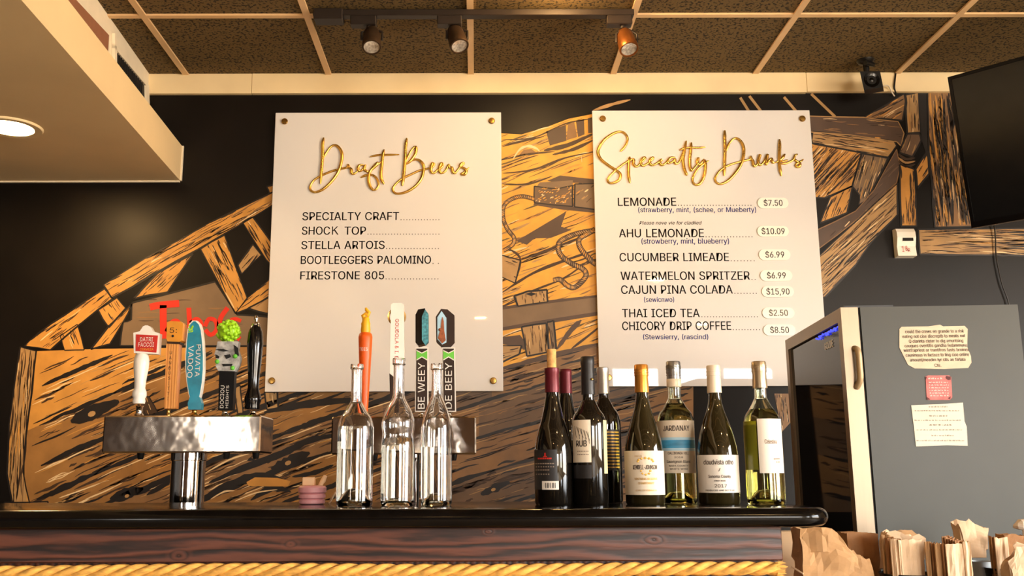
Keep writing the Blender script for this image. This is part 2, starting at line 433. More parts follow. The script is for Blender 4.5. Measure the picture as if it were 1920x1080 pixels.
# front wall with the street windows behind the viewer, the narrow left one added for the tower's reflection, right wall with windows along the dining room
pierced('wall_front', YF, 'x', XFAR, XR, [(-3.3, -2.85, .75, 2.1), (2.0, 2.75, .75, 2.70), (2.85, 3.55, .75, 2.70), (3.65, 4.45, .75, 2.70)], 'tan_wall', 1)
pierced('wall_right', XR, 'y', YF, YW, [(-3.6, -2.2, .7, 2.3), (-1.1, 1.1, .55, 2.4)], 'tan_wall', -1)
b = MB(); b.box(XFAR, -3.36, YF, YF+.02, 0, 2.25); b.box(-2.79, 1.9, YF, YF+.02, 0, 2.25); b.box(-3.36, -2.79, YF, YF+.02, 0, .7); b.box(XFAR, XFAR+.02, YF+.02, YJ, 0, 2.25); struct('added_panelling', b, 'panel_wood')  # unseen dark panelling added to darken the reflections in the steel towers
b = MB(); b.box(XL, XR, YW, YW+.1, 0, ZCEIL); wallb = struct('wall_back', b, 'black_wall')

# cream trim along the top of the wall, in three lengths
zt = W(900, 174, YT).z
t = MB(); sx = [XL+.6, W(472, 150, YT).x, W(1512, 150, YT).x, XR]
for i in range(3):
    t.bbox(sx[i]+.0008, sx[i+1]-.0008, YT-(.001 if i == 1 else 0), YW, zt+(.003 if i == 2 else 0), ZCEIL, .0015)
struct('trim_1', t, 'cream_paint')

# dropped soffit on the left
HS = W(337, 340, YW).z
A, B = Wz(337, 338, HS), Wz(40, 0, HS); A = A+(A-B).normalized()*max(0, (YW-.002-A.y))/((A-B).normalized().y)
D = (B-A).normalized(); B2 = A+D*7.5
ZS1 = W(342, 275, A.y).z
def soff_pt(p, z): return Vector((p.x, p.y, z))
b = MB(); xl = XL-.0
P = [Vector((xl, A.y, 0)), Vector((xl, B2.y, 0)), B2, A]
b.hexa([soff_pt(p, HS) for p in P]+[soff_pt(p, ZS1) for p in P])
struct('ceiling_soffit', b, 'soffit_paint')
b = MB(); b.box(XL, A.x-.002, YW-.012, YW, HS-.006, HS); b.prism([A+Vector((.001,-.012,0)), A+Vector((.001,-.001,0)), A+Vector((.007,-.001,0)), A+Vector((.007,-.012,0))], (0,0,ZS1-HS))  # caulk line, plus a pale upright strip painting the corner bead's highlight
struct('trim_2', b, 'white_paint')
C, E = Wz(283, 143, ZCEIL), Wz(183, 0, ZCEIL); dU = (E-C).normalized(); C = C-dU*((YW-C.y)/(-dU.y)); E2 = C+dU*7.0
b = MB(); P = [Vector((xl, C.y, 0)), Vector((xl, E2.y, 0)), E2, C]
b.hexa([soff_pt(p, ZS1) for p in P]+[soff_pt(p, ZCEIL) for p in P])
struct('ceiling_riser', b, 'white_paint')
nU = Vector((-dU.y, dU.x, 0)).normalized()
if nU.x < 0: nU = -nU
def rise(px, py, off=0.0):
    p = Wp(px, py, C, nU)+nU*off; p.z = max(p.z, ZS1+.001); return p
def quad_on_riser(name, px, mat, off, th, label=None, par=None):
    b = MB(); b.prism([rise(*q, off) for q in px], nU*th); return b
vent = thing('air_vent', rise(245, 150), 'dark vent grille set in the white upper side of the soffit near the wall', 'vent')
b = MB(); b.prism([rise(217, 95, .001), rise(266, 152, .001), rise(284, 205, .001), rise(217, 140, .001)], nU*.004); obj('grille', b, 'grille', vent)
b = MB()
for k in range(14):
    u = k/13; p = rise(218+46*u, 96+54*u, .005); q = Vector((p.x, p.y, ZS1+.002))
    b.prism([p, p+dU*.004, q+dU*.004, q], nU*.004)
obj('slat', b, 'black_matte', vent)
b = MB()
for q in ([(209, 62), (213, 62), (213, 160), (209, 160)], [(209, 82), (270, 155), (268, 160), (209, 90)], [(268, 153), (274, 160), (276, 230), (270, 230)]):
    b.prism([rise(*w, .001) for w in q], nU*.012)
obj('vent_frame', b, 'white_paint', vent)
b = MB(); b.prism([rise(96, -60, .001), rise(130, -10, .001), rise(201, 66, .001), rise(198, 120, .001), rise(96, 0, .001)], nU*.006)
solo('access_panel', b, 'rose_board', 'brown board closing the opening in the white upper side of the soffit', 'panel')

# ------------------------------------------------------------------ mural painted on the back wall
MUR = MB(); MM = ['paint_ochre', 'paint_gold', 'paint_tan', 'paint_brown', 'paint_umber', 'paint_taupe', 'paint_mocha', 'paint_black', 'paint_sepia', 'paint_cream', 'paint_red', 'paint_olive', 'paint_bronze']
OC, GO, TA, BR, UM, TP, MO, BK, SE, CR, RE, OL, BZ = range(13)
rnd = random.Random(11)
def mp(p, layer): return W(p[0], p[1], YW-.0006-.0003*layer)
def flat(poly, m, layer): MUR.face([mp(p, layer) for p in poly], m)
def lens(pts, w, m, layer, taper=True):
    """brush stroke along a polyline of pixels; w = full width"""
    n = len(pts); L = []; R = []
    for i, p in enumerate(pts):
        a = pts[max(i-1, 0)]; c = pts[min(i+1, n-1)]; dx, dy = c[0]-a[0], c[1]-a[1]; l = math.hypot(dx, dy) or 1
        t = i/(n-1); h = w/2*((math.sin(PI*min(1, max(0, t*.96+.02)))**.6) if taper else 1)*(rnd.uniform(.75, 1.2) if taper else 1)
        L.append((p[0]-dy/l*h, p[1]+dx/l*h)); R.append((p[0]+dy/l*h, p[1]-dx/l*h))
    for i in range(n-1): MUR.face([mp(L[i], layer), mp(L[i+1], layer), mp(R[i+1], layer), mp(R[i], layer)], m)
def sline(pts, n=5): return [(v.x, v.y) for v in smooth_line([(p[0], p[1], 0) for p in pts], n)]
def inside(p, poly):
    c = False; j = len(poly)-1
    for i in range(len(poly)):
        a, q = poly[i], poly[j]
        if (a[1] > p[1]) != (q[1] > p[1]) and p[0] < (q[0]-a[0])*(p[1]-a[1])/(q[1]-a[1])+a[0]: c = not c
        j = i
    return c
def area(poly): return abs(sum(poly[i-1][0]*poly[i][1]-poly[i][0]*poly[i-1][1] for i in range(len(poly))))/2
def grain(poly, d, n, wid, ln, cols, layer):
    l = math.hypot(*d); d = (d[0]/l, d[1]/l)
    x0 = min(p[0] for p in poly); x1 = max(p[0] for p in poly); y0 = min(p[1] for p in poly); y1 = max(p[1] for p in poly)
    k = 0; tries = 0
    while k < n and tries < n*12:
        tries += 1; x = rnd.uniform(x0, x1); y = rnd.uniform(y0, y1)
        if not inside((x, y), poly): continue
        s = rnd.uniform(*ln); a = rnd.uniform(-.07, .07); dd = (d[0]-d[1]*a, d[1]+d[0]*a)
        for _ in range(4):
            p = (x-dd[0]*s/2, y-dd[1]*s/2); q = (x+dd[0]*s/2, y+dd[1]*s/2)
            if inside(p, poly) and inside(q, poly): break
            s *= .6
        else: continue
        bow = rnd.uniform(-.04, .04)*s; m = ((p[0]+q[0])/2-d[1]*bow, (p[1]+q[1])/2+d[0]*bow)
        lens(sline([p, m, q], 3), rnd.uniform(*wid), rnd.choice(cols), layer); k += 1
def plank(poly, d, base, dens=1.0, wid=(1.0, 2.6), ln=(10, 42), cols=(SE, BK, SE, BR), layer=1, edge=3.0, edgem=BK, lights=.25):
    flat(poly, base, layer)
    n = int(area(poly)/170*dens)
    grain(poly, d, int(n*lights), (1, 2.6), ln, [CR, TA, OC], layer+1)
    grain(poly, d, n, wid, ln, cols, layer+1)
    if edge:
        for i in range(len(poly)):
            p, q = poly[i-1], poly[i]; lens([p, ((p[0]+q[0])/2+rnd.uniform(-1, 1), (p[1]+q[1])/2+rnd.uniform(-1, 1)), q], edge*rnd.uniform(.6, 1.2), edgem, layer+2, taper=False)

# left: fallen rail and struts
plank([(113,630),(145,608),(158,656),(121,657)], (20,50), OC)
plank([(184,581),(219,558),(236,578),(204,614)], (30,42), OC)
plank([(170,655),(205,610),(247,570),(232,602),(206,645)], (-55,62), OC)
plank([(250,561),(296,512),(362,476),(314,548),(280,553)], (-60,55), OC, dens=1.3)
plank([(225,648),(231,604),(246,600),(247,568),(403,528),(444,590),(520,596),(520,648)], (1,0), TP, dens=.12, lights=0, cols=(MO, BR), ln=(20, 60))
plank([(376,467),(421,441),(464,560),(441,588)], (55,112), OC, dens=1.5)
plank([(446,497),(474,458),(490,478),(453,514)], (-35,42), TA, dens=1.4)
plank([(455,417),(474,407),(520,470),(520,512),(500,488)], (45,72), OC)
plank([(441,588),(462,560),(520,510),(520,545),(467,578)], (-60,48), OC)
plank([(465,578),(520,548),(520,586),(500,588)], (-60,40), TA)
plank([(512,360),(394,417),(276,482),(194,534),(209,559),(290,513),(370,468),(456,418),(530,372),(530,352)], (-320,185), OC, dens=1.1, ln=(16, 70))
plank([(196,541),(211,560),(150,608),(95,656),(45,649),(70,626),(124,589)], (-150,110), OC, dens=1.1)
plank([(500,350),(520,343),(524,358),(505,362)], (20,-8), OC, dens=.6)
# painted red scrawl on the board
for pts, w in (([(281,576),(300,572),(322,570),(336,569)], 13), ([(306,572),(306,600),(307,635)], 13), ([(312,622),(322,604),(334,603),(338,620),(330,634),(318,630)], 8), ([(338,606),(341,622),(350,634)], 8),
               ([(354,577),(355,598),(357,628)], 9), ([(357,606),(368,598),(377,606),(374,622),(360,628)], 8), ([(384,612),(392,598),(404,602),(406,618),(395,628),(385,618)], 8),
               ([(427,577),(414,596),(411,616),(420,630)], 9), ([(432,600),(442,598),(452,602)], 7), ([(444,632),(450,636)], 9)):
    lens(sline(pts, 4), w, RE, 5, taper=False)

# hull: long boards running up to the right
def cum(x): return -(0.45*(x-50)-0.1/1150*(x-50)**2)
SEPS = [590, 662, 735, 808, 884, 945, 1010, 1075, 1140, 1210, 1280, 1350, 1420]
def top(x):
    pts = [(50, 659), (190, 654), (505, 650), (880, 704), (945, 691), (1000, 676), (1130, 641), (1300, 610)]
    for (a, ya), (c, yc) in zip(pts, pts[1:]):
        if x <= c: return ya+(yc-ya)*(x-a)/(c-a)
    return 610
def left(y): return 68-(y-658)*.09 if y < 815 else 52
ZN = [[430+rnd.uniform(-70, 70), 660+rnd.uniform(-80, 60), 900+rnd.uniform(-90, 90)] for _ in SEPS]
def tone(x, k):
    z = sum(x > q for q in ZN[k]); y = SEPS[k]
    if z == 0: return OC if y < 760 else (BZ if y < 1000 else BR)  # lower boards browner: the light's fall-off is put into the paint tone
    if z == 1: return BZ if k % 3 else BR
    if z == 2: return BR if k % 3 else UM
    return UM if k % 2 else BR
XE, YB = 1300, 960
for k in range(len(SEPS)-1):
    x = 46; nxt = x; ton = OC
    while x < XE:
        ton = tone(x, k)
        x2 = min(XE, x+12); q = []
        for xx in (x, x2):
            yt = max(SEPS[k]+cum(xx), top(xx)); yb = min(SEPS[k+1]+cum(xx), YB); q.append((xx, yt, yb))
        if q[0][2] > q[0][1]+.5 or q[1][2] > q[1][1]+.5:
            flat([(q[0][0], q[0][1]), (q[1][0], q[1][1]), (q[1][0], max(q[1][1], q[1][2])), (q[0][0], max(q[0][1], q[0][2]))], ton, 1)
        x = x2
def hull_ok(x, y): return top(x)+2 < y < YB-3 and x > left(y) and x < XE
def along(x, off, ln, n=7, wob=2.0):
    pts = []
    for i in range(n):
        xx = x+ln*i/(n-1); pts.append((xx, off+cum(xx)+rnd.uniform(-wob, wob)))
    return pts
for i in range(1150):
    x = rnd.uniform(50, XE-20); y = rnd.uniform(640, 955); ln = rnd.uniform(14, 95)
    if not (hull_ok(x, y) and hull_ok(x+ln, y+cum(x+ln)-cum(x))): continue
    dark = rnd.random()
    m = (rnd.choice((SE, BK, SE)) if dark < .66 else rnd.choice((CR, TA, OC) if x < 600 else (TA, BR, UM)))
    lens(sline(along(x, y-cum(x), ln, 5, 1.6), 2), rnd.uniform(1, 5.5 if m in (SE, BK) else 2.6), m, 2)
for s in SEPS[1:-1]:
    x = 52
    while x < XE-40:
        ln = rnd.uniform(130, 260); pts = [p for p in along(x, s, ln, 9, 1.5) if hull_ok(*p)]
        if len(pts) > 2:
            lens(sline(pts, 3), rnd.uniform(7, 13) if x < 700 else rnd.uniform(4, 8), BK, 3)
            if rnd.random() < .6: lens(sline([(p[0]+8, p[1]+6) for p in pts[:5] if hull_ok(p[0]+8, p[1]+8)] or pts[:2], 2), 2.2, CR if x < 700 else TA, 3)
        x += ln*.92
# knots and big dark gaps
for c, r in (((172, 776), 15), ((238, 930), 9), ((540, 868), 12), ((925, 918), 9)):
    lens(sline([(c[0]-r*2.6, c[1]+r*1.0), (c[0]-r*.8, c[1]+r*.2), (c[0]+r*1.2, c[1]-r*.7), (c[0]+r*3.4, c[1]-r*1.6)], 4), r*1.7, BK, 4)
    flat([(c[0]+r*.5*math.cos(a*.785+.3), c[1]+r*.38*math.sin(a*.785)) for a in range(8)], TA, 5)
for pts, w in (([(495,773),(560,760),(620,753),(700,748)], 15), ([(392,905),(450,880),(530,850),(580,826),(640,814)], 13), ([(386,930),(440,905),(490,892),(540,905)], 16), ([(470,938),(510,915),(545,922)], 12),
               ([(206,936),(235,922),(265,920),(290,908)], 14), ([(275,928),(310,908),(318,900)], 9), ([(548,894),(590,886),(625,872)], 9)):
    lens(sline(pts, 5), w, BK, 4)
for pts in ([(110,934),(150,920),(190,905)], [(160,936),(195,922),(230,905)], [(395,936),(420,922),(440,920)], [(440,940),(480,924),(520,918)], [(380,890),(430,862),(470,850)], [(555,880),(600,858),(640,848)]):
    lens(sline(pts, 4), 3, CR, 5)
flat([(462,904),(478,895),(520,896),(545,902),(540,912),(500,912),(466,911)], OC, 5)
# torn vertical pieces seen by the black tap
plank([(440,728),(450,722),(456,775),(446,776)], (5,50), TA, layer=3); plank([(496,735),(520,735),(522,765),(500,768)], (3,40), TA, layer=3)
plank([(255,730),(280,745),(298,778),(262,778)], (10,30), SE, layer=3, cols=(TA, OC, BK))
# post at the left end
plank([(38,650),(68,658),(61,727),(49,815),(44,888),(56,945),(24,948),(13,888),(17,796),(28,714)], (-12,150), TA, dens=1.2, ln=(20, 90), layer=3)
plank([(8,942),(90,940),(90,962),(8,962)], (1,0), BR, dens=.6, layer=4)

# middle: between the boards
mid = [(860,262),(941,250),(978,252),(1026,238),(1065,223),(1110,214),(1124,212),(1150,300),(1135,640),(945,692),(860,705)]
flat(mid, GO, 1)
grain(mid, (100,-38), 190, (1.2, 3), (16, 80), (SE, BR, BR, OL), 2)
grain(mid, (100,-38), 120, (1.5, 5), (20, 70), (OC, TA, CR), 2)
for p in ([(1024,246),(1061,234),(1062,264),(1031,273)], [(1080,228),(1095,223),(1096,252),(1084,257)], [(1102,222),(1112,219),(1112,249),(1103,250)]): flat(p, MO, 3)
flat([(1065,233),(1077,229),(1082,257),(1062,263)], BR, 3)
for pts, w in (([(1020,282),(1065,272),(1114,250)], 9), ([(1036,290),(1075,280),(1114,262)], 6), ([(942,300),(985,290),(1040,284)], 4), ([(942,325),(1000,318),(1060,296),(1114,285)], 4), ([(942,345),(990,345),(1036,330)], 4),
               ([(976,488),(1040,464),(1114,436)], 5), ([(942,548),(1000,512),(1060,488),(1114,470)], 6), ([(942,468),(960,470),(976,488),(966,531)], 4), ([(942,574),(1000,545),(1060,520),(1114,480)], 4), ([(942,275),(965,268),(1020,256)], 4), ([(942,262),(1000,258),(1060,232),(1112,222)], 3)):
    lens(sline(pts, 5), w, SE, 3)
lens(sline([(962,298),(975,280),(990,274),(1005,278),(1012,284)], 5), 5, CR, 4); flat([(972,292),(982,281),(996,279),(1006,286),(990,289)], BR, 3)
lens([(1090,292), (1091,304)], 4, CR, 4)
flat([(968,452),(1005,430),(1062,396),(1052,425),(1072,431),(1033,446),(1002,447),(988,459)], MO, 3)
flat([(1026,339),(1050,329),(1114,336),(1114,344),(1036,341)], MO, 3)
flat([(1012,342),(1074,338),(1074,348),(1045,354),(1006,350)], TP, 4)
plank([(1002,349),(1045,354),(1074,348),(1074,387),(1002,380)], (1,0), UM, layer=4, dens=0, edge=3)
grain([(1004,352),(1072,350),(1072,384),(1004,378)], (6,-3), 60, (1.2, 2.4), (3, 8), (OC, CR, GO), 6)
plank([(1078,345),(1116,344),(1116,393),(1077,388)], (20,-16), TP, layer=4, dens=.8, cols=(SE, TA, MO), ln=(6, 18))
flat([(1002,380),(1116,392),(1116,399),(1055,393),(1000,384)], MO, 5)
def rope(pts, w):
    q = sline(pts, 7); lens(q, w, SE, 6, taper=False)
    for i in range(len(q)-1):
        (x0, y0), (x1, y1) = q[i], q[i+1]; dx, dy = x1-x0, y1-y0; l = math.hypot(dx, dy) or 1
        nx, ny = -dy/l*w*.36, dx/l*w*.36
        lens([(x0-nx, y0-ny), ((x0+x1)/2, (y0+y1)/2), (x1+nx, y1+ny)], 2.6, rnd.choice((TA, TP, OC)), 7)
rope([(1002,373),(978,368),(956,375),(944,389),(944,411),(952,430),(964,446),(961,459),(944,470)], 8)
rope([(1116,432),(1090,436),(1065,444),(1048,456),(1050,476),(1070,493),(1094,505),(1098,519),(1079,538),(1065,536),(1050,524),(1038,526)], 10)
rope([(1116,430),(1102,438),(1086,449),(1089,466),(1108,488),(1118,496)], 10)
plank([(930,476),(976,488),(966,531),(930,515)], (40,12), TA, dens=.7, layer=3)
plank([(964,555),(990,546),(1026,543),(1027,566),(971,574)], (2,20), TA, dens=2.0, ln=(8, 22), layer=4)
flat([(985,551),(996,548),(1006,551),(996,555)], BK, 7)
flat([(930,577),(1000,566),(1130,552),(1130,590),(930,622)], MO, 3); flat([(930,582),(1020,570),(1130,556),(1130,583),(1000,603),(930,616)], TP, 4)
plank([(978,613),(1024,606),(1029,660),(988,668)], (5,52), TA, dens=1.8, layer=4); plank([(1026,604),(1038,601),(1043,654),(1030,660)], (5,52), TP, layer=4)
flat([(942,632),(975,628),(984,640),(984,655),(942,645)], MO, 4); plank([(930,648),(978,648),(974,664),(940,680),(930,682)], (30,-8), TA, layer=5)
lens(sline([(1044,655),(1070,620),(1090,600)], 5), 10, MO, 4); lens(sline([(1070,655),(1100,632),(1125,612)], 4), 5, SE, 4)
lens(sline([(930,694),(990,678),(1060,660),(1140,640)], 5), 9, MO, 5)
lens(sline([(1112,207),(1150,195),(1182,187)], 4), 6, TA, 5)

# right: bow timbers
for a, c in (((1388,183),(1405,210)), ((1405,180),(1428,210)), ((1470,182),(1494,210)), ((1521,176),(1566,219))): lens([a, ((a[0]+c[0])/2, (a[1]+c[1])/2), c], 5, TA, 2, taper=False)
plank([(1500,216),(1525,270),(1616,286),(1598,349),(1547,371),(1500,371)], (-75,85), OC, dens=2.2, ln=(20, 75), wid=(1.2, 3))
plank([(1557,369),(1598,349),(1588,399),(1538,418)], (-30,62), OC, dens=2, ln=(14, 50))
plank([(1616,288),(1667,295),(1626,374),(1610,384),(1612,366),(1598,349)], (-22,70), TP, dens=2, cols=(SE, TA, BK, TA))
plank([(1524,246),(1594,254),(1676,264),(1681,273),(1664,296),(1594,282),(1520,268)], (150,22), TA, dens=1.6, ln=(18, 60), layer=2)
plank([(1500,217),(1620,220),(1684,228),(1695,250),(1690,274),(1682,266),(1594,253),(1500,246)], (150,14), MO, dens=.5, cols=(SE, BR), layer=3, edgem=TA, edge=2)
plank([(1681,280),(1688,311),(1681,343),(1610,409),(1530,470),(1526,434),(1604,396),(1640,355)], (-110,110), MO, dens=.4, cols=(SE, UM), layer=3, edgem=BR, edge=2)
plank([(1683,343),(1683,402),(1635,453),(1604,497),(1548,556),(1530,560),(1530,486),(1600,420)], (-110,105), TA, dens=1.4, ln=(16, 60), layer=3)
plank([(1620,220),(1695,176),(1698,191),(1692,226),(1651,222)], (75,-42), BR, dens=2, cols=(SE, BK, OC), layer=2)
plank([(1698,178),(1722,173),(1726,248),(1701,250)], (3,75), TA, dens=1.5, layer=4); flat([(1722,173),(1737,171),(1740,300),(1728,262)], BK, 4)
plank([(1717,317),(1739,283),(1742,326),(1720,353)], (-20,36), OC, dens=1.2, layer=3)
plank([(1701,251),(1724,251),(1727,264),(1711,294),(1686,286)], (-14,38), UM, dens=1, cols=(SE, TA), layer=5)
for k in range(3): lens(sline([(1684,288+k*7),(1698,298+k*7),(1716,296+k*6)], 4), 5, (SE, TA, SE)[k], 6)
plank([(1687,308),(1714,317),(1719,424),(1690,424)], (4,110), OC, dens=1.5, ln=(16, 50), layer=4)
plank([(1739,171),(1790,171),(1835,424),(1753,426),(1742,286)], (26,250), BR, dens=1.6, ln=(30, 110), wid=(1.5, 5), layer=3, cols=(SE, BK, BK, OC))
plank([(1722,430),(2060,427),(2060,482),(1725,477)], (1,0), TA, dens=1.3, ln=(20, 90), layer=4)
plank([(1452,738),(1484,738),(1484,790),(1466,810)], (6,60), BR, dens=2.2, layer=3, edge=0)
mur = obj('mural', MUR, MM, wallb, label='painted wooden boat timbers, ropes and red scrawl on the black wall'); mur['kind'] = 'structure'

# ------------------------------------------------------------------ menu boards
YS = YW-.024             # front of the acrylic
def sign(px, label, name='menu_board'):
    P = [W(*p, YS) for p in px]            # TL TR BR BL
    root = thing(name, ((P[0].x+P[1].x)/2, YS+.004, (P[2].z+P[3].z)/2), label, 'sign')
    x0 = (P[0].x+P[3].x)/2; x1 = (P[1].x+P[2].x)/2; z1 = (P[0].z+P[1].z)/2; z0 = (P[2].z+P[3].z)/2
    b = MB(); b.bbox(x0, x1, YS, YS+.008, z0, z1, .0012); obj('panel', b, 'acrylic', root)
    return root, (x0, x1, z0, z1)
def standoffs(root, pts):
    for p in pts:
        c = W(*p, YS); b = MB()
        b.lathe(c+Vector((0, .0203, 0)), [(.011, 0), (.011, .0193), (.0135, .0208), (.0135, .0258), (.011, .0283), (.004, .0288)], 24, axis=(0, -1, 0))
        obj('standoff', b, 'brass', root, 40)
def script_heading(root, strokes, sc, off, rpx):
    b = MB(); yy = YS-.004
    for st in strokes:
        q = smooth_line([W(off[0]+x/sc, off[1]+y/sc, yy) for x, y in st], 6); n = len(q); rr = []
        for i in range(n):
            t = (q[min(i+1, n-1)]-q[max(i-1, 0)]).normalized(); w = rpx*pxm(q[0])*(.82+.35*max(0, -t.z if t.z < 0 else 0))
            e = min(i, n-1-i)/4.0; rr.append(w*(min(1, .45+.55*e)))
        b.tube(q, rr, 8)
    obj('script_lettering', b, 'gold', root, 60, label='raised gold script heading')
def dots(b, x0, x1, y, m=0, step=5.4, r=1.0, Y=None):
    n = int((x1-x0)/step)
    for i in range(n+1):
        c = W(x0+(x1-x0)*i/max(1, n), y, YS-.0008); k = r*pxm(c)
        b.face([c+XU*(k*math.cos(a*PI/3))+ZU*(k*math.sin(a*PI/3)) for a in range(6)], m)
def line(b, s, x0, x1, base, cap, m=0, shear=0):
    if s == 'SHOCK TOP':
        line(b, 'SHOC', x0, x0+52.5, base, cap); line(b, 'TOP', x0+80, x1, base, cap); x = x0+56.5; y = base; c = cap
        for q in ([(x, y), (x+2, y), (x+2, y-c), (x, y-c)], [(x+1.5, y-c*.36), (x+1.5, y-c*.52), (x+9, y-c), (x+11.6, y-c)], [(x+3.6, y-c*.52), (x+5.4, y-c*.66), (x+12.2, y), (x+9.8, y)]): b.face([W(*p, YS-.0008-.0001*random.random()) for p in q])
        return
    P = W(x0, base, YS-.0008); Q = W(x1, base, YS-.0008)
    put_text(b, s, P, XU, ZU, Q.x-P.x, cap*pxm(P), m, shear, bold=.016)
def written(root, name, mat, f):
    b = MB(); f(b); return obj(name, b, mat, root)

s1, _ = sign([(518,211),(940,211),(943,733),(495,735)], 'white acrylic menu board listing draft beers in black under a gold heading')
standoffs(s1, [(534,228),(922,227),(510,714),(925,714)])
script_heading(s1, [
 [(215,105),(203,180),(203,300),(192,450),(180,610)],
 [(205,340),(250,260),(300,200),(350,190),(400,240),(415,320),(385,450),(320,560),(220,660),(130,700),(75,680),(70,630),(110,570),(180,525),(280,480),(380,450),(470,430),(478,402),(492,432),(515,450),(520,490),(545,500),(585,470)],
 [(655,402),(605,408),(588,445),(608,470),(650,445),(665,405),(658,450),(682,472),(705,478)],
 [(705,478),(770,405),(800,378),(782,412),(722,470),(705,540),(715,620),(750,672),(790,665),(815,610),(790,545),(740,512),(680,515),(618,540)],
 [(722,470),(790,410),(845,365)],
 [(875,235),(860,300),(850,400),(840,500),(850,570),(875,612)], [(720,315),(800,297),(900,293),(1040,290)],
 [(1122,110),(1110,200),(1105,320),(1095,450),(1082,560),(1072,632)],
 [(1105,390),(1150,280),(1200,210),(1222,215),(1215,280),(1170,350),(1118,395)],
 [(1118,395),(1170,355),(1240,345),(1295,390),(1305,450),(1280,550),(1210,640),(1110,700),(1010,715),(970,680),(985,630),(1060,560),(1160,510),(1260,465),(1340,445),(1400,428),(1420,395),(1402,385),(1385,430),(1392,480),(1420,490),(1455,460),(1502,430),(1515,395),(1497,385),(1477,430),(1483,480),(1510,490),(1545,465),(1575,402),(1585,430),(1612,432),(1625,480),(1650,490),(1690,440),(1745,385),(1718,388),(1704,420),(1750,442),(1770,472),(1750,508),(1715,502),(1752,480),(1802,430)]],
 5.818, (570, 240), 2.6)
for s, a, c, e, y in (('SPECIALTY CRAFT', 567, 748, 823, 413), ('SHOCK TOP', 566, 686, 823, 440), ('STELLA ARTOIS', 565, 721, 822, 467), ('BOOTLEGGERS PALOMINO', 564, 808, 822, 495), ('FIRESTONE 805', 563, 720, 821, 524)):
    written(s1, 'menu_lettering', 'ink', lambda b: line(b, s, a, c, y, 15.5)); written(s1, 'leader_dots', 'ink', lambda b: dots(b, c+4, e, y-1))

s2, _ = sign([(1112,207),(1520,207),(1553,723),(1122,725)], 'white acrylic menu board listing specialty drinks with white price tags')
standoffs(s2, [(1130,223),(1504,223),(1141,708),(1530,706)])
script_heading(s2, [
 [(440,450),(490,400),(540,320),(555,240),(510,165),(430,140),(320,175),(190,270),(110,390),(95,480),(140,570),(250,660),(370,740),(440,800),(430,880),(360,930),(280,940),(245,900),(280,830),(360,750),(470,660),(560,600),(610,572)],
 [(590,530),(575,620),(570,720),(572,830),(592,940)],
 [(575,610),(620,570),(650,580),(645,640),(680,680),(720,672),(760,625),(830,560),(815,542),(778,572),(762,640),(792,672),(840,652),(890,618),(950,562),(950,540),(910,572),(900,630),(932,662),(985,648),(1040,610),(1090,572),(1062,602),(1062,640),(1100,662),(1150,625),(1190,590)],
 [(1300,540),(1230,545),(1180,600),(1190,632),(1250,612),(1292,570),(1292,620),(1322,640),(1365,600),(1425,450),(1468,285)],
 [(1468,285),(1440,440),(1422,560),(1430,680),(1460,780),(1482,822)],
 [(1550,310),(1540,420),(1527,550),(1527,680),(1552,745),(1600,700),(1645,635),(1662,550),(1640,610),(1660,652),(1702,630),(1745,565)],
 [(1360,430),(1430,402),(1520,388),(1660,390),(1770,380)],
 [(1762,575),(1770,680),(1750,820),(1690,940),(1622,970),(1570,920),(1582,830),(1640,730),(1730,650),(1822,588)]], 8.309, (1110, 230), 2.6)
script_heading(s2, [
 [(325,120),(325,250),(330,420),(325,560),(320,700),(318,830)],
 [(350,440),(390,330),(450,260),(510,245),(580,300),(620,400),(610,550),(560,680),(460,820),(350,920),(250,955),(185,920),(180,850),(240,760),(330,690),(450,640),(600,600),(718,568),(724,530),(740,572),(762,600),(772,660),(800,677),(845,620),(880,500),(852,570),(852,640),(882,660),(935,605),(985,500),(985,530),(968,590),(972,652),(1012,590),(1050,560),(1072,620),(1115,620)],
 [(1180,260),(1180,400),(1175,560),(1182,700),(1206,832)], [(1262,488),(1210,562),(1120,622)],
 [(1190,600),(1240,602),(1305,580)], [(1190,642),(1280,632),(1370,592),(1402,558),(1420,510),(1460,490)],
 [(1400,560),(1440,600),(1490,630),(1490,680),(1445,690),(1432,652),(1482,620),(1552,570)]], 8.31, (1320, 230), 2.6)
for s, a, c, e, y in (('LEMONADE', 1159, 1268, 1408, 386), ('AHU LEMONADE', 1161, 1320, 1410, 445), ('CUCUMBER LIMEADE', 1162, 1367, 1414, 490), ('WATERMELON SPRITZER', 1164, 1406, 1416, 525), ('CAJUN PINA COLADA', 1165, 1374, 1418, 551), ('THAI ICED TEA', 1167, 1312, 1420, 595), ('CHICORY DRIP COFFEE', 1167, 1371, 1424, 619)):
    written(s2, 'menu_lettering', 'ink', lambda b: line(b, s, a, c, y, 16)); written(s2, 'leader_dots', 'ink', lambda b: dots(b, c+4, e, y-1))
for s, a, c, y, k in (('(strawberry, mint, (schee, or Mueberty)', 1197, 1418, 398, 9.5), ('(strowberry, mint, blueberry)', 1203, 1367, 457, 10), ('(sewicnwo)', 1208, 1264, 566, 9), ('(Stewsierry, (rascind)', 1206, 1328, 636, 9)):
    written(s2, 'flavour_lettering', 'ink_blue', lambda b: line(b, s, a, c, y, k))
written(s2, 'note_lettering', 'ink', lambda b: line(b, 'Please nove vie for cladiied', 1199, 1316, 421, 6.5, 0, .25))
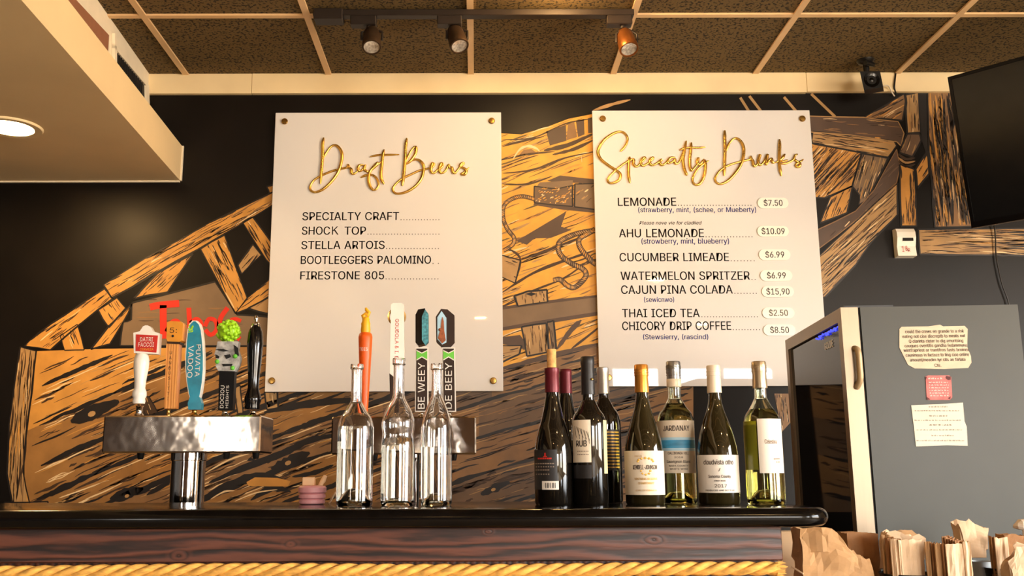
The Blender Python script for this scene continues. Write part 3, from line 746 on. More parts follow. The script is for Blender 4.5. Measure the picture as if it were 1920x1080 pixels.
for cx_, cy_, w, s, mt in ((1449,381,58,'$7.50','ink'), (1449,434,59,'$10.09','ink'), (1452,478,59,'$6.99','ink'), (1455,517,60,'$6.99','ink'), (1458,547,60,'$15,90','ink'), (1459,587,60,'$2.50','ink_grey'), (1461,619,60,'$8.50','ink')):
    c = W(cx_, cy_, YS-.001); k = pxm(c); hw, hh = w/2*k, 10.4*k; b = MB(); pts = []
    for i in range(33):
        a = PI/2+PI*i/16 if i <= 16 else -PI/2+PI*(i-16)/16
        sgn = -1 if i <= 16 else 1
        pts.append(c+XU*(sgn*(hw-hh)+hh*math.cos(a))+ZU*(hh*math.sin(a)))
    b.prism(pts[:-1], (0, -.004, 0)); tg = obj('price_tag', b, 'tag_white', s2, label='white pill tag reading '+s)
    b = MB(); wd = {5: 35, 6: 43}[len(s)]*k
    put_text(b, s, c+Vector((0, -.0046, -5.6*k)), XU, ZU, wd, 11.5*k, 0, 0, True, bold=.016); obj('price_lettering', b, mt, tg)

# ------------------------------------------------------------------ track light
YR = Wz(890, 30, ZCEIL).y-.05
zr = ZCEIL-.006
trk = thing('track_light', (W(890, 30, YR).x, YR, zr), 'brown ceiling track light carrying three spotlights above the menu boards', 'light')
xa, xb = W(588, 30, YR).x, W(1188, 35, YR).x
b = MB(); b.bbox(xa, xb, YR-.018, YR+.018, zr-.024, zr, .002); obj('rail', b, 'rail_brown', trk)
b = MB(); x0, x1 = W(590, 30, YR).x, W(644, 30, YR).x; b.bbox(x0, x1, YR-.03, YR+.03, zr-.042, zr-.0005, .003); obj('feed_box', b, 'rail_brown', trk)
for hx, hy, bx0, bx1, mt, dv in ((697, 78, 658, 706, 'bronze', Vector((.05,-.45,-.9))), (858, 76, 820, 866, 'bronze', Vector((.22,-.42,-.9))), (1176, 82, 1137, 1184, 'bronze_lit', Vector((.12,-.45,-.9)))):
    b = MB(); b.bbox(W(bx0, 35, YR).x, W(bx1, 35, YR).x, YR-.02, YR+.02, zr-.06, zr-.0245, .003)
    h = obj('spotlight', b, 'rail_brown', trk)
    d = dv.normalized(); c = W(hx, hy, YR-.01)-d*.01; top_ = c-d*.05
    b = MB(); b.lathe(top_, [(.012, -.008), (.026, 0), (.032, .02), (.034, .06), (.036, .088), (.034, .094), (.029, .094), (.028, .085)], 32, axis=d, caps=False); obj('can', b, mt, h, 40)
    b = MB(); b.lathe(top_, [(.0, .082), (.015, .086), (.0285, .090)], 24, axis=d, caps=False); obj('lamp', b, 'lamp_glass', h, 40)
    b = MB(); sx_ = c.x
    b.tube([Vector((sx_-.012, YR, zr-.058)), Vector((sx_-.014, YR, zr-.075)), c+Vector((-.038, 0, .03)), c+Vector((-.038, 0, -.002))], .0045, 8)
    b.tube([Vector((sx_-.012, YR, zr-.058)), Vector((sx_+.010, YR, zr-.075)), c+Vector((.038, 0, .03)), c+Vector((.038, 0, -.002))], .0045, 8)
    b.tube([Vector((sx_-.012, YR, zr-.07)), Vector((sx_-.012, YR, zr-.052))], .009, 10); obj('yoke', b, 'rail_brown', h, 40)

# ------------------------------------------------------------------ downlights
def downlight(c, r, ring, label, group=None, dome=0.0):
    o = thing('recessed_downlight', c, label, 'light', group)
    b = MB(); b.lathe(c, [(r*.98, -.001), (r*1.0, -.006), (ring*.96, -.007), (ring, -.001), (ring, 0.0)], 48, caps=False); obj('trim_ring', b, 'cream_paint', o, 40)
    b = MB(); b.lathe(c, [(r*.98, -.0015), (r*.7, -.003-dome*.6), (r*.3, -.0035-dome), (0, -.004-dome)], 40, caps=False); obj('lens', b, 'lamp_on', o, 60)
    return o
downlight(Wz(20, 238, HS), .078, .108, 'lit recessed downlight in the underside of the left soffit')
cp = Wz(1055, -34, ZCEIL); downlight(Vector((cp.x, cp.y, ZCEIL)), .06, .08, 'lit domed downlight in the ceiling just in front of the track light', None, .05)
for (x, y) in ((-1.5, -.45), (.05, -2.7), (1.6, -.6), (-1.4, -3.6), (2.6, -3.2), (3.8, .4)):  # lamps out of view: some follow reflections in the boards, others added for light
    downlight(Vector((x, y, ZCEIL)), .07, .095, 'lit recessed downlight added in the unseen dining room ceiling behind the viewer', 'dining room downlights')

# ------------------------------------------------------------------ bar
ZB = 1.07; YB0, YB1 = 1.80, 2.29; XB1 = W(1552, 968, 1.86).x
bar = thing('bar_counter', (-.6, 2.05, 0), 'long dark bar with a glossy black rounded top and stained wood front', 'bar')
def rrect(x0, x1, y0, y1, r, n=10):
    out = []
    for cx_, cy_, a0, rr in ((x1-r, y1-r, 0, r), (x0+.0, y1, PI/2, 0), (x0+.0, y0, PI, 0), (x1-r, y0+r, -PI/2, r)):
        if rr == 0: out.append((cx_, cy_))
        else:
            for i in range(n+1): a = a0+PI/2*i/n; out.append((cx_+rr*math.cos(a), cy_+rr*math.sin(a)))
    return out
b = MB(); rb = .0175; loops = []
for i in range(13):
    th = -PI/2+PI*i/12; off = rb*(1-math.cos(th)); z = ZB-rb+rb*math.sin(th)
    loops.append([Vector((x, y, z)) for x, y in rrect(XL+.004, XB1-off, YB0+off, YB1-off, .07-off)])
n = len(loops[0]); vs = [p for l in loops for p in l]; fs = [[i*n+k, i*n+(k+1) % n, (i+1)*n+(k+1) % n, (i+1)*n+k] for i in range(12) for k in range(n)]
fs += [list(range(n-1, -1, -1)), [12*n+k for k in range(n)]]; b.raw(vs, fs); obj('countertop', b, 'black_gloss', bar, 40)
YA = 1.845; xe = W(1467, 1020, YA).x; zb0 = W(900, 1053, YA).z
b = MB(); b.bbox(XL+.004, xe, YA, YA+.03, zb0, ZB-2*rb, .002); obj('apron_board', b, 'apron_wood', bar)
b = MB(); b.box(XL+.004, xe-.012, YA+.012, YA+.03, 0, zb0); obj('front_panel', b, 'post_wood', bar)
b = MB(); b.box(xe-.06, xe-.001, YA+.03, 2.2, 0, ZB-2*rb); obj('end_panel', b, 'post_wood', bar)
b = MB(); x0 = W(1464, 1020, 2.12).x; x1 = W(1487, 1020, 2.12).x; b.bbox(xe, x1, 2.09, 2.13, .6, W(1475, 996, 2.1).z, .002); obj('end_post', b, 'cream_post', bar, label='pale cream upright at the end of the bar')
# ropes nailed under the apron board
def twisted_rope(z, y, x0, x1, r, label):
    b = MB()
    for k in range(3):
        pts = []; n = int((x1-x0)/.006); pitch = .105
        for i in range(n+1):
            x = x0+(x1-x0)*i/n; a = -2*PI*(x/pitch)+2*PI*k/3
            pts.append((x, y+r*.47*math.cos(a), z+r*.47*math.sin(a)+.0015*math.sin(x*7+z*90)))
        b.tube(pts, r*.52, 8)
    rr = random.Random(3)
    for i in range(60):
        a = rr.uniform(0, 2*PI); q = rr.uniform(.1, 1)*r; L = rr.uniform(.008, .02)
        p = Vector((x1-.004, y+q*math.cos(a), z+q*math.sin(a)))
        b.tube([p, p+Vector((L*.6, q*.08*math.cos(a), q*.08*math.sin(a))), p+Vector((L, q*.15*math.cos(a), q*.15*math.sin(a)+rr.uniform(-.001,.0005)))], [.0014, .0012, .0005], 4)
    solo('rope', b, 'rope', label, 'rope', 'ropes along the bar front', 60)
r1 = .0135
zR = zb0-r1-.001
twisted_rope(zR, YA-.008, XL+.01, W(1468, 1065, YA).x-.012, r1, 'upper strand of thick twisted tan rope running directly under the apron board')
twisted_rope(zR-2*r1-.002, YA-.007, XL+.01, W(1462, 1090, YA).x-.014, r1, 'lower strand of thick twisted tan rope running along the bar front')

# work counter behind the bar and low prep counter to its right
ctr = thing('back_counter', (-.5, 2.62, 0), 'steel topped work counter hidden behind the bar under the beer towers', 'counter')
b = MB(); b.bbox(-1.98, .75, 2.36, 2.92, .90, .93, .002); obj('worktop', b, 'counter_steel', ctr)
b = MB(); b.box(-1.96, .73, 2.40, 2.88, .02, .90); obj('base_cabinet', b, 'black_matte', ctr)
prep = thing('prep_counter', (1.3, 2.05, 0), 'dark low counter to the right of the bar holding the paper bags', 'counter')
ZP = .885
b = MB(); b.bbox(.80, 1.85, 1.80, 2.36, ZP-.03, ZP, .002); obj('worktop', b, 'black_matte', prep)
b = MB(); b.box(.83, 1.82, 1.84, 2.33, .02, ZP-.03); obj('base_cabinet', b, 'black_matte', prep)

# ------------------------------------------------------------------ beer towers
YTW = 2.56
def U(px, py, dy=0.0): return W(px, py, YTW+dy)
K = pxm(U(500, 800))
def tower(x0, x1, y0, y1, colx, colw, depth, label, faucets):
    c0 = U(colx, 900, .09); root = thing('beer_tower', (c0.x, c0.y, .93), label, 'beer tower')
    P = [U(x0, y1), U(x1, y1)]; z1, z0 = U((x0+x1)/2, y0).z, U((x0+x1)/2, y1).z
    b = MB(); xa, xb = P[0].x, P[1].x; r = .006
    b.bbox(xa, xb, YTW, YTW+depth, z0, z1, .004); obj('head', b, 'steel', root, 30)
    b = MB(); rad = colw/2*K; b.lathe((c0.x, c0.y, .93), [(rad*1.5, 0), (rad*1.5, .006), (rad*1.05, .012), (rad, .014), (rad, z0-.93-.02), (rad*1.06, z0-.93-.018), (rad*1.06, z0-.93)], 48); obj('column', b, 'chrome', root, 40)
    for fx in faucets:
        b = MB(); c = U(fx, y1, .02); b.lathe((c.x, YTW+.045, z0-.016), [(.006, 0), (.008, .003), (.010, .017)], 16); obj('faucet', b, 'tin_dark', root, 40)
    return root, z1
t1, zt1 = tower(190, 487, 779, 849, 352, 64, .16, 'stainless beer tower at left with five different tap handles', (258, 420, 476))
t2, zt2 = tower(620, 893, 781, 852, 772, 30, .12, 'stainless beer tower behind the clear bottles with four tap handles', (700, 850))
YH = YTW+.035
def H(px, py, dy=0.0): return W(px, py, YH+dy)
def hz(py, px): return W(px, py, YH).z
def tprof(px, pts):    # (half width px, py) -> lathe profile at px
    return [(max(0, hw)*K, hz(py, px)) for hw, py in pts]
def ferrule(par, px, zt, hw=9, top=762, mat='chrome'):
    c = H(px, top); b = MB(); z = hz(top, px)
    b.lathe((c.x, YH, 0), [(hw*.9*K, zt), (hw*K, zt+.004), (hw*.7*K, zt+.008), (hw*.7*K, z-.002), (hw*.9*K, z+.001)], 20); obj('ferrule', b, mat, par, 40)
def vtext(par, name, s, px, y0, y1, cap, mat, dy, down=True):
    """lettering running along a handle: down = reads top to bottom"""
    b = MB(); c = H(px, (y0+y1)/2, dy); L = abs(hz(y0, px)-hz(y1, px)); k = cap*K
    if down: put_text(b, s, c+Vector((-k/2, 0, 0)), -ZU, XU, L, k, 0, 0, True)
    else: put_text(b, s, c+Vector((k/2, 0, 0)), ZU, -XU, L, k, 0, 0, True)
    return obj(name, b, mat, par)
def px_poly(pts, dy): return [H(x, y, dy) for x, y in pts]
def slab(pts, d0, d1, m=0, b=None, ms=None):
    b = b or MB(); b.prism(px_poly(pts, d0), (0, d1-d0, 0), m, ms); return b
# 1 white turned handle with red badge
b = MB(); c = H(264, 700); b.lathe((c.x, YH, 0), tprof(264, [(11, 757), (12, 752), (11, 747), (13.5, 742), (13, 735), (10, 728), (11, 712), (14, 690), (14.5, 676), (12, 666), (8, 662)]), 32)
h = obj('tap_handle', b, 'tap_white', t1, 40, label='white turned handle with a red square badge')
ferrule(h, 262, zt1)
b = slab([(250,624),(262,621),(268,612),(272,610),(277,610),(281,612),(286,621),(299,625),(296,664),(251,662)], -.012, .012); obj('badge', b, 'tap_white', h)
b = slab([(255,627),(296,629),(293,661),(254,658)], -.0135, -.012); bd = obj('badge_panel', b, 'tap_red', h)
b = MB()
for s, x0, x1, y in (('DATRI', 262, 287, 640), ('FACCOI', 259, 289, 650)): put_text(b, s, H(x0, y, -.014), XU, ZU, (x1-x0)*K, 8*K, 0)
put_text(b, 'CERVEZA', H(262, 657, -.014), XU, ZU, 26*K, 4*K, 1)
obj('badge_lettering', b, ['tap_white', 'tap_yellow'], h)
# 2 square wooden handle
b = slab([(312,640),(336,640),(329,766),(308,766)], -.014, .014); h = obj('tap_handle', b, 'handle_wood', t1, label='square wooden handle with an orange block head')
ferrule(h, 316, zt1, 5, 768, 'brass')
b = MB(); P = px_poly([(313,604),(320,602),(340,603),(343,607),(341,638),(336,641),(314,640),(312,635)], -.020); b.prism(P, (0, .04, 0)); obj('block_head', b, 'tap_amber', h)
b = slab([(313,640),(338,641),(337,645),(313,644)], -.018, .018); obj('collar', b, 'tap_brown', h)
b = MB(); put_text(b, '5:', H(318, 624, -.0205), XU, ZU, 14*K, 10*K); b.ball(H(324, 630, -.02), 2.5*K, 8, 6)
obj('emblem', b, 'ink', h)
b = MB()
for i, ch in enumerate('UANDUSITTI'):
    put_text(b, ch, H(320-i*.6, 664+i*9.6, -.0146), XU, ZU, (4.5 if ch != 'I' else 1.4)*K, 6*K, 0, 0, True)
obj('handle_lettering', b, 'ink', h)
# 3 teal surfboard
def outline(cx, cy, prof):    # (half width, y)
    return [(cx-w, y) for w, y in prof]+[(cx+w, y) for w, y in reversed(prof)]
pr = [(4, 601), (10, 607), (13.5, 618), (16, 640), (17.5, 665), (17.5, 690), (15.5, 715), (12, 737), (9, 748)]
b = slab(outline(365, 0, pr), -.009, .009); h = obj('tap_handle', b, 'tap_white', t1, label='teal surfboard shaped handle with white rim')
b = slab(outline(364.6, 0, [(w-2, y+1.5) for w, y in pr]), -.0105, -.009); obj('board_face', b, 'tap_teal', h)
vtext(h, 'handle_lettering', 'VADOO', 357, 648, 708, 10, 'label_white', -.0112); vtext(h, 'handle_lettering', 'PUVATA', 371, 646, 706, 9, 'label_white', -.0112)
b = MB()
for i in range(16): b.ball(H(357+random.uniform(-3.5, 6), 609+random.uniform(0, 16), -.0105), random.uniform(1.2, 2.2)*K, 6, 4, sc=(1, .3, 1))
obj('emblem', b, 'tap_lime', h)
b = slab([(356,744),(374,744),(378,756),(377,768),(353,768),(352,756)], -.011, .011); obj('fin_base', b, 'tap_teal', h)
ferrule(h, 365, zt1, 7, 768, 'brass')
# 4 hop ball, grey rock face, black grip
b = slab([(411,694),(440,694),(436,769),(409,769)], -.013, .013); h = obj('tap_handle', b, 'tap_ebony', t1, label='black handle topped by a carved grey face and a lime green hop ball')
rr = random.Random(5); b = MB(); c = H(428, 622)
b.ball(c, 20*K, 20, 14)
for i in range(90):
    a = rr.uniform(0, 2*PI); z = rr.uniform(-1, 1); q = math.sqrt(1-z*z); d = Vector((q*math.cos(a), q*math.sin(a), z))
    b.ball(c+d*20*K, rr.uniform(3.2, 5)*K, 8, 6)
obj('hop_ball', b, 'tap_lime', h, 60)
b = MB(); P = [(408,640),(446,640),(444,655),(449,670),(446,684),(440,696),(409,695),(404,686),(407,676),(402,664),(406,650)]
b.prism(px_poly(P, -.016), (0, .032, 0)); obj('carved_face', b, 'tap_grey', h)
b = MB()
for q in ([(420,666),(431,664),(433,669),(424,673)], [(404,664),(411,668),(410,672),(404,671)], [(416,682),(436,682),(434,686),(418,687)], [(404,655),(418,654),(430,658),(418,659)], [(438,646),(446,652),(448,668),(441,664)]): b.prism(px_poly(q, -.0185), (0, .003, 0))
obj('hollow', b, 'black_matte', h)
for p in ((407, 678), (436, 690), (441, 668)):
    b = MB(); b.ball(H(*p, -.017), 4.5*K, 10, 8); obj('hop_leaf', b, 'tap_green', h, 60)
vtext(h, 'handle_lettering', 'DOCIOU', 416.5, 723, 765, 7, 'label_white', -.0136, False); vtext(h, 'handle_lettering', 'HEIGHTS', 426, 723, 765, 5, 'label_white', -.0136, False)
ferrule(h, 422, zt1, 7, 771)
# 5 black turned handle
b = MB(); c = H(476, 700); b.lathe((c.x, YH, 0), tprof(476, [(14, 768), (15, 764), (14, 758), (16, 752), (16, 746), (12, 734), (10.5, 726), (11, 705), (14, 670), (15.5, 645), (14, 625), (10, 614), (7, 610)]), 36)
h = obj('tap_handle', b, 'tap_black', t1, 40, label='glossy black turned handle with silver finial')
b = MB(); b.lathe((c.x, YH, 0), tprof(476, [(7, 611), (8, 608), (6, 605), (3, 603), (3.5, 599), (4, 596), (2.5, 592), (0, 591)]), 20); obj('finial', b, 'chrome', h, 40)
ferrule(h, 475, zt1, 8, 770)
# 6 orange
b = MB(); c = H(684, 700); b.lathe((c.x, YH, 0), tprof(684, [(7, 772), (8, 755), (10.5, 700), (13, 645), (13.5, 632), (12, 626), (8, 623)]), 32)
h = obj('tap_handle', b, 'tap_orange', t2, 40, label='orange tapered handle with yellow twisted top')
b = MB(); b.lathe((c.x, YH, 0), tprof(686, [(9, 625), (9.5, 618), (8.5, 611), (9, 607), (7, 602), (7.5, 598), (4, 594)]), 24)
b.tube([H(684, 598), H(681, 592), H(686, 588), H(690, 592), H(692, 586), H(687, 581), H(686, 577)], [4.5*K, 4.5*K, 4*K, 4.5*K, 4*K, 3.5*K, 2*K], 10); obj('twisted_top', b, 'tap_yellow', h, 60)
b = MB(); R_ = 12.6*K
def onl(cx, R, z0): return lambda a, bb: Vector((H(cx, 700).x+R*math.sin(a/R), YH-R*math.cos(a/R), z0+bb))
put_text(b, 'TEES', None, None, None, 17*K, 6*K, 0, 0, True, onl(682, 13.6*K, hz(659, 684))); obj('handle_lettering', b, 'label_white', h)
ferrule(h, 684, zt2, 7, 774)
# 7 white slab with chrome ring
b = slab([(733,571),(737,568),(753,568),(757,571),(758,690),(752,706),(744,712),(731,700)], -.011, .011); h = obj('tap_handle', b, 'tap_white', t2, label='white flat handle with red lettering and a ring behind its top')
b = slab([(730,700),(744,711),(752,706),(748,775),(732,775)], -.008, .010); obj('grip', b, 'tap_brown', h)
b = MB(); c = H(744, 594, .012); b.lathe(c, [(14*K, -.004), (18*K, -.006), (18*K, .004), (14*K, .003), (14*K, -.004)], 32, axis=(0, -1, 0), caps=False); obj('ring', b, 'brass', h, 40)
vtext(h, 'handle_lettering', 'GOUDOLA & I. DEDNO', 744, 598, 700, 7, 'tap_red', -.0116)
ferrule(h, 741, zt2, 7, 777)
# 8, 9 block topped handles with lettered stems
def lettered(px, word, blk, label, lean):
    P = [(px-11, 651), (px+13, 651), (px+13+lean, 772), (px-12+lean, 772)]
    b = slab(P, -.009, .009); h = obj('tap_handle', b, 'label_white', t2, label=label)
    b = slab([(px-9, 653.5), (px+11, 653.5), (px+11+lean, 770), (px-10+lean, 770)], -.0105, -.009); obj('stem_face', b, 'tap_brown', h)
    b = slab([(px-9, 658), (px+1, 663), (px+11, 658), (px+11, 674), (px+1, 668), (px-9, 674)], -.0115, -.0105); obj('chevron', b, 'tap_green', h)
    b = MB()
    for q in ([(px-9, 656), (px+1, 661), (px+11, 656), (px+11, 658), (px+1, 663), (px-9, 658)], [(px-9, 676), (px+1, 670), (px+11, 676), (px+11, 674), (px+1, 668), (px-9, 674)]): b.prism(px_poly(q, -.0118), (0, .001, 0))
    obj('chevron_rim', b, 'label_white', h)
    vtext(h, 'handle_lettering', word, px+lean*.4, 680, 766, 13, 'label_white', -.0113, False)
    ferrule(h, px+lean*.6, zt2, 7, 774); return h
h = lettered(790, 'BE WEEY', 0, 'lettered brown handle topped by a black block with teal side', 0)
b = MB(); b.prism(px_poly([(779,590),(784,580),(797,578),(797,645),(784,648),(779,642)], -.016), (0, .036, 0)); obj('block_head', b, 'tap_black', h)
b = MB(); b.prism(px_poly([(791,594),(797,580),(803,588),(803,640),(797,646),(791,638)], -.019), (0, .03, 0)); obj('teal_side', b, 'tap_aqua', h)
h = lettered(840, 'DE BEEY', 0, 'lettered brown handle topped by a brown lantern shaped block', 2)
b = MB(); P = [(817,594),(827,579),(839,580),(852,591),(852,640),(843,650),(828,649),(818,640)]
b.prism(px_poly(P, -.016), (0, .034, 0)); obj('block_head', b, 'tap_brown', h)
b = MB(); b.prism(px_poly([(820,595),(828,583),(837,596),(837,642),(829,646),(820,636)], -.0175), (0, .0015, 0)); obj('pane', b, 'label_paleblue', h)
b = MB(); b.prism(px_poly([(821,634),(826,618),(828,600),(830,594),(832,602),(833,620),(836,638),(829,644)], -.019), (0, .0015, 0)); b.ball(H(825, 618, -.019), 3*K, 8, 6); obj('emblem', b, 'tap_rust', h)

# ------------------------------------------------------------------ bottles
def bottle_geo(px, y_base, Y):
    P = Wz(px, y_base, ZB); c = Vector((W(px, y_base, Y).x, Y, ZB)); return c
def prof_px(c, px, pts):
    """(half width px, py) -> (r, z) on the bottle axis"""
    k = pxm(c+ZU*.1); out = []
    for hw, py in pts:
        p = W(px, py, c.y); out.append((hw*k, p.z))
    return out
BORD = lambda yt, ns, sh, hw, nw: [(nw+1.5, yt), (nw+2, yt+3), (nw+2, yt+9), (nw, yt+11), (nw, ns), (nw+2, ns+8), (hw*.62, ns+(sh-ns)*.45), (hw*.86, ns+(sh-ns)*.68), (hw*.97, sh-4), (hw, sh+6)]
BURG = lambda yt, ns, sh, hw, nw: [(nw+1.5, yt), (nw+2, yt+3), (nw+2, yt+9), (nw, yt+11), (nw+.5, ns), (nw+4, ns+(sh-ns)*.22), (hw*.62, ns+(sh-ns)*.45), (hw*.8, ns+(sh-ns)*.64), (hw*.94, ns+(sh-ns)*.86), (hw, sh+6)]
def refine(pts, n=5):
    q = smooth_line([(a, b_, 0) for a, b_ in pts], n); return [(max(0, v.x), v.y) for v in q]
def shell(c, prof, th, punt):
    """closed glass: outside up, inside down. prof top->bottom (r,z) absolute z"""
    z0 = ZB+.0004; up = [p for p in reversed(prof) if p[1] > z0+.004]
    R = prof[-1][0]
    out = [(0, z0+punt), (R*.35, z0+punt*.8), (R*.62, z0+punt*.25), (R*.78, z0), (R*.93, z0), (R, z0+.004)]+up
    top_z = up[-1][1]
    inn = [(max(.004, r-th), z) for r, z in reversed(up)]
    inn[0] = (inn[0][0], top_z)
    inn += [(R-th, z0+.010), (R*.8, z0+.007), (R*.6, z0+punt*.3+.006), (R*.35, z0+punt*.85+.005), (0, z0+punt+.005)]
    return out, inn
def in_r(inn, z):
    for (r0, z0), (r1, z1) in zip(inn, inn[1:]):
        if z1 <= z <= z0: return r0+(r1-r0)*((z-z0)/(z1-z0) if z1 != z0 else 0)
    return inn[0][0]
def cam_ang(c): return math.atan2(-c.x, c.y)       # angle (from -Y, towards +X) that faces the camera
def patch(c, R, z0, z1, a0, a1, n=24):
    """label wrapped on the bottle: angles from the camera-facing line, + to the right"""
    b = MB(); base = cam_ang(c); vs = []
    for i in range(n+1):
        a = base+a0+(a1-a0)*i/n
        for z in (z0, z1): vs.append(Vector((c.x+R*math.sin(a), c.y-R*math.cos(a), z)))
    b.raw(vs, [(2*i, 2*i+2, 2*i+3, 2*i+1) for i in range(n)]); return b
def cyl_text(b, c, R, z, ang, s, width, cap, m=0, shear=0):
    base = cam_ang(c)+ang
    def f(a, bb):
        t = base+a/R; return Vector((c.x+R*math.sin(t), c.y-R*math.cos(t), z+bb))
    put_text(b, s, None, None, None, width, cap, m, shear, True, f, bold=.03)
CLEARG = 'clear bottles on the bar'; WINEG = 'wine bottles on the bar'
def glass_bottle(px, yb, Y, pts, gl, liq, level, label, group, punt=.03, name='glass_bottle', cloudy=False):
    c = bottle_geo(px, yb, Y); pr = refine(prof_px(c, px, pts)); pr = [(r, z) for r, z in pr]
    # profile z is absolute; straight body down to the base
    root = thing(name, c, label, 'bottle', group)
    out, inn = shell(c, pr+[(pr[-1][0], ZB+.02)], .0024, punt)
    b = MB(); b.lathe((c.x, c.y, 0), out+inn, 48, caps=False); obj('glass_body', b, gl, root, 50)
    if liq:
        zl = W(px, level, c.y).z; e = .0004
        lp = [(0, zl), (max(0, in_r(inn, zl)+e), zl)]+[(r+e if r > 0 else 0, z-e) for r, z in inn if z < zl-.001]
        b = MB(); b.lathe((c.x, c.y, 0), lp, 48, caps=False); obj('liquid', b, liq, root, 50)
    return root, c, pr[-1][0]
r_, c_, R_ = glass_bottle(664, 948, 2.0, BORD(683, 748, 800, 34, 10.5), 'glass', 'water', 800, 'clear glass bottle of water, leftmost of the three on the bar', CLEARG)
r_, c_, R_ = glass_bottle(745, 948, 2.0, [(12, 672), (12.5, 675), (12.5, 684), (10.5, 686), (11, 735), (14, 750), (24, 768), (30, 785), (31, 800), (29, 815), (31, 832), (31.5, 850)], 'glass', 'water', 822, 'clear glass bottle with a waisted shoulder, middle of the three waters', CLEARG, .012)
r_, c_, R_ = glass_bottle(818, 947, 2.0, [(11.5, 682), (12, 685), (12, 693), (10, 695), (10.5, 738), (13, 750), (20, 766), (26, 785), (28.5, 800), (29, 815)], 'glass', 'water', 838, 'slim clear glass bottle, rightmost of the three and half full', CLEARG, .02)

def capsule(root, c, px, pts, mat, name='capsule', label=None):
    b = MB(); b.lathe((c.x, c.y, 0), list(reversed(prof_px(c, px, pts))), 36); return obj(name, b, mat, root, 40, label)
def ridges(root, c, px, hw, ys, mat):
    b = MB(); k = pxm(c+ZU*.2)
    for y in ys: z = W(px, y, c.y).z; b.lathe((c.x, c.y, z), [(hw*k, -.0008), ((hw+.9)*k, -.0002), ((hw+.9)*k, .0006), (hw*k, .0012)], 36, caps=False)
    obj('ridge', b, mat, root, 40)
def dark_bottle(px, yb, Y, pts, mat, label, group=WINEG):
    c = bottle_geo(px, yb, Y); pr = refine(prof_px(c, px, pts)); R = pr[-1][0]
    root = thing('wine_bottle', c, label, 'bottle', group); z0 = ZB+.0003; zt_ = pr[0][1]; pr = [(r_*(.86 if zt_-z_ < .02 else 1), z_-.004*(1 if zt_-z_ < .012 else 0)) for r_, z_ in pr]
    b = MB(); b.lathe((c.x, c.y, 0), [(R*.80, z0), (R*.94, z0), (R, z0+.004)]+[p for p in reversed(pr) if p[1] > z0+.006], 48); obj('glass_body', b, mat, root, 50)
    return root, c, R
def zpx(c, px, y): return W(px, y, c.y-.035).z
def lab(root, c, R, px, x0, x1, y0, y1, mat, name='label', off=.0005, label=None):
    k = pxm(c+ZU*.1); a0 = math.asin(max(-.999, min(.999, (x0-px)*k/R))); a1 = math.asin(max(-.999, min(.999, (x1-px)*k/R)))
    b = patch(c, R+off, zpx(c, px, y1), zpx(c, px, y0), a0, a1)
    return obj(name, b, mat, root, 60, label)
def lettering(root, c, R, px, rows, mats, off=.0009, name='label_lettering'):
    b = MB(); k = pxm(c+ZU*.1)
    for s, x, y, w, cap, m in rows: cyl_text(b, c, R+off, zpx(c, px, y), math.asin(max(-.99, min(.99, (x-px)*k/R))), s, w*k, cap*k, m)
    return obj(name, b, mats, root)
def bars(root, c, R, px, rects, mat, off=.0009, name='label_print'):
    b = MB(); k = pxm(c+ZU*.1)
    for x0, x1, y0, y1 in rects:
        a0 = math.asin(max(-.99, min(.99, (x0-px)*k/R))); a1 = math.asin(max(-.99, min(.99, (x1-px)*k/R))); q = patch(c, R+off, zpx(c, px, y1), zpx(c, px, y0), a0, a1, 6)
        b.raw(q.v, q.f)
    return obj(name, b, mat, root)

# behind first
r, c, R = dark_bottle(1065, 942, 2.17, BURG(693, 738, 850, 31, 11), 'dark_glass', 'dark wine bottle with a maroon foil, tucked behind the corked bottle')
capsule(r, c, 1062, [(10.5, 692.5), (12, 694), (12.5, 700), (11.8, 703), (12.2, 736), (12, 738)], 'foil_maroon')
r, c, R = dark_bottle(1137, 942, 2.17, BORD(689, 742, 792, 31, 9.5), 'dark_glass', 'dark wine bottle with a silver foil, tucked behind the black capped bottle')
capsule(r, c, 1133, [(10, 689), (11.5, 690.5), (12, 697), (11, 700), (11.5, 737), (11.2, 738.5)], 'foil_silver')
lab(r, c, R, 1136, 1138, 1164, 805, 882, 'label_black'); bars(r, c, R, 1136, [(1140, 1162, y, y+2.4) for y in range(809, 880, 6)], 'ink_gold')
# front row
r, c, R = dark_bottle(1039, 948, 2.02, BURG(689, 738, 848, 35.5, 12), 'dark_glass', 'dark wine bottle with a raw cork standing proud of its maroon foil')
capsule(r, c, 1035.5, [(12.5, 690), (14, 691), (14.5, 699), (13.2, 702), (14, 734), (13.8, 736)], 'foil_maroon')
b = MB(); pp = prof_px(c, 1035.5, [(8.5, 655), (9, 656), (9, 690)]); b.lathe((c.x, c.y, 0), list(reversed(pp)), 24); obj('cork', b, 'cork', r, 40)
lab(r, c, R, 1039, 1004, 1046, 843, 918, 'label_black', label='black back label with a white barcode')
bars(r, c, R, 1039, [(1011+i*3.2, 1011+i*3.2+2.4, 858, 861) for i in range(8)]+[(1023, 1025.5, 849, 856), (1021, 1027.5, 855, 857)], 'tap_red')
bars(r, c, R, 1039, [(1006+i*4.4+(j%2), 1006+i*4.4+3.4, y, y+2.2) for j, y in enumerate((868, 874, 880, 888)) for i in range(8 if j < 2 else 6)], 'ink_soft')
lab(r, c, R, 1039, 1018, 1048, 902, 918, 'label_white', 'barcode_patch', .0008)
bars(r, c, R, 1039, [(x, x+1.2, 905, 915) for x in (1024, 1027, 1029, 1032, 1036, 1038, 1041)], 'ink', .0012)
r, c, R = dark_bottle(1108, 948, 2.02, BORD(668, 744, 795, 33, 11), 'dark_glass', 'tall dark wine bottle with a matte black capsule and half turned cream label')
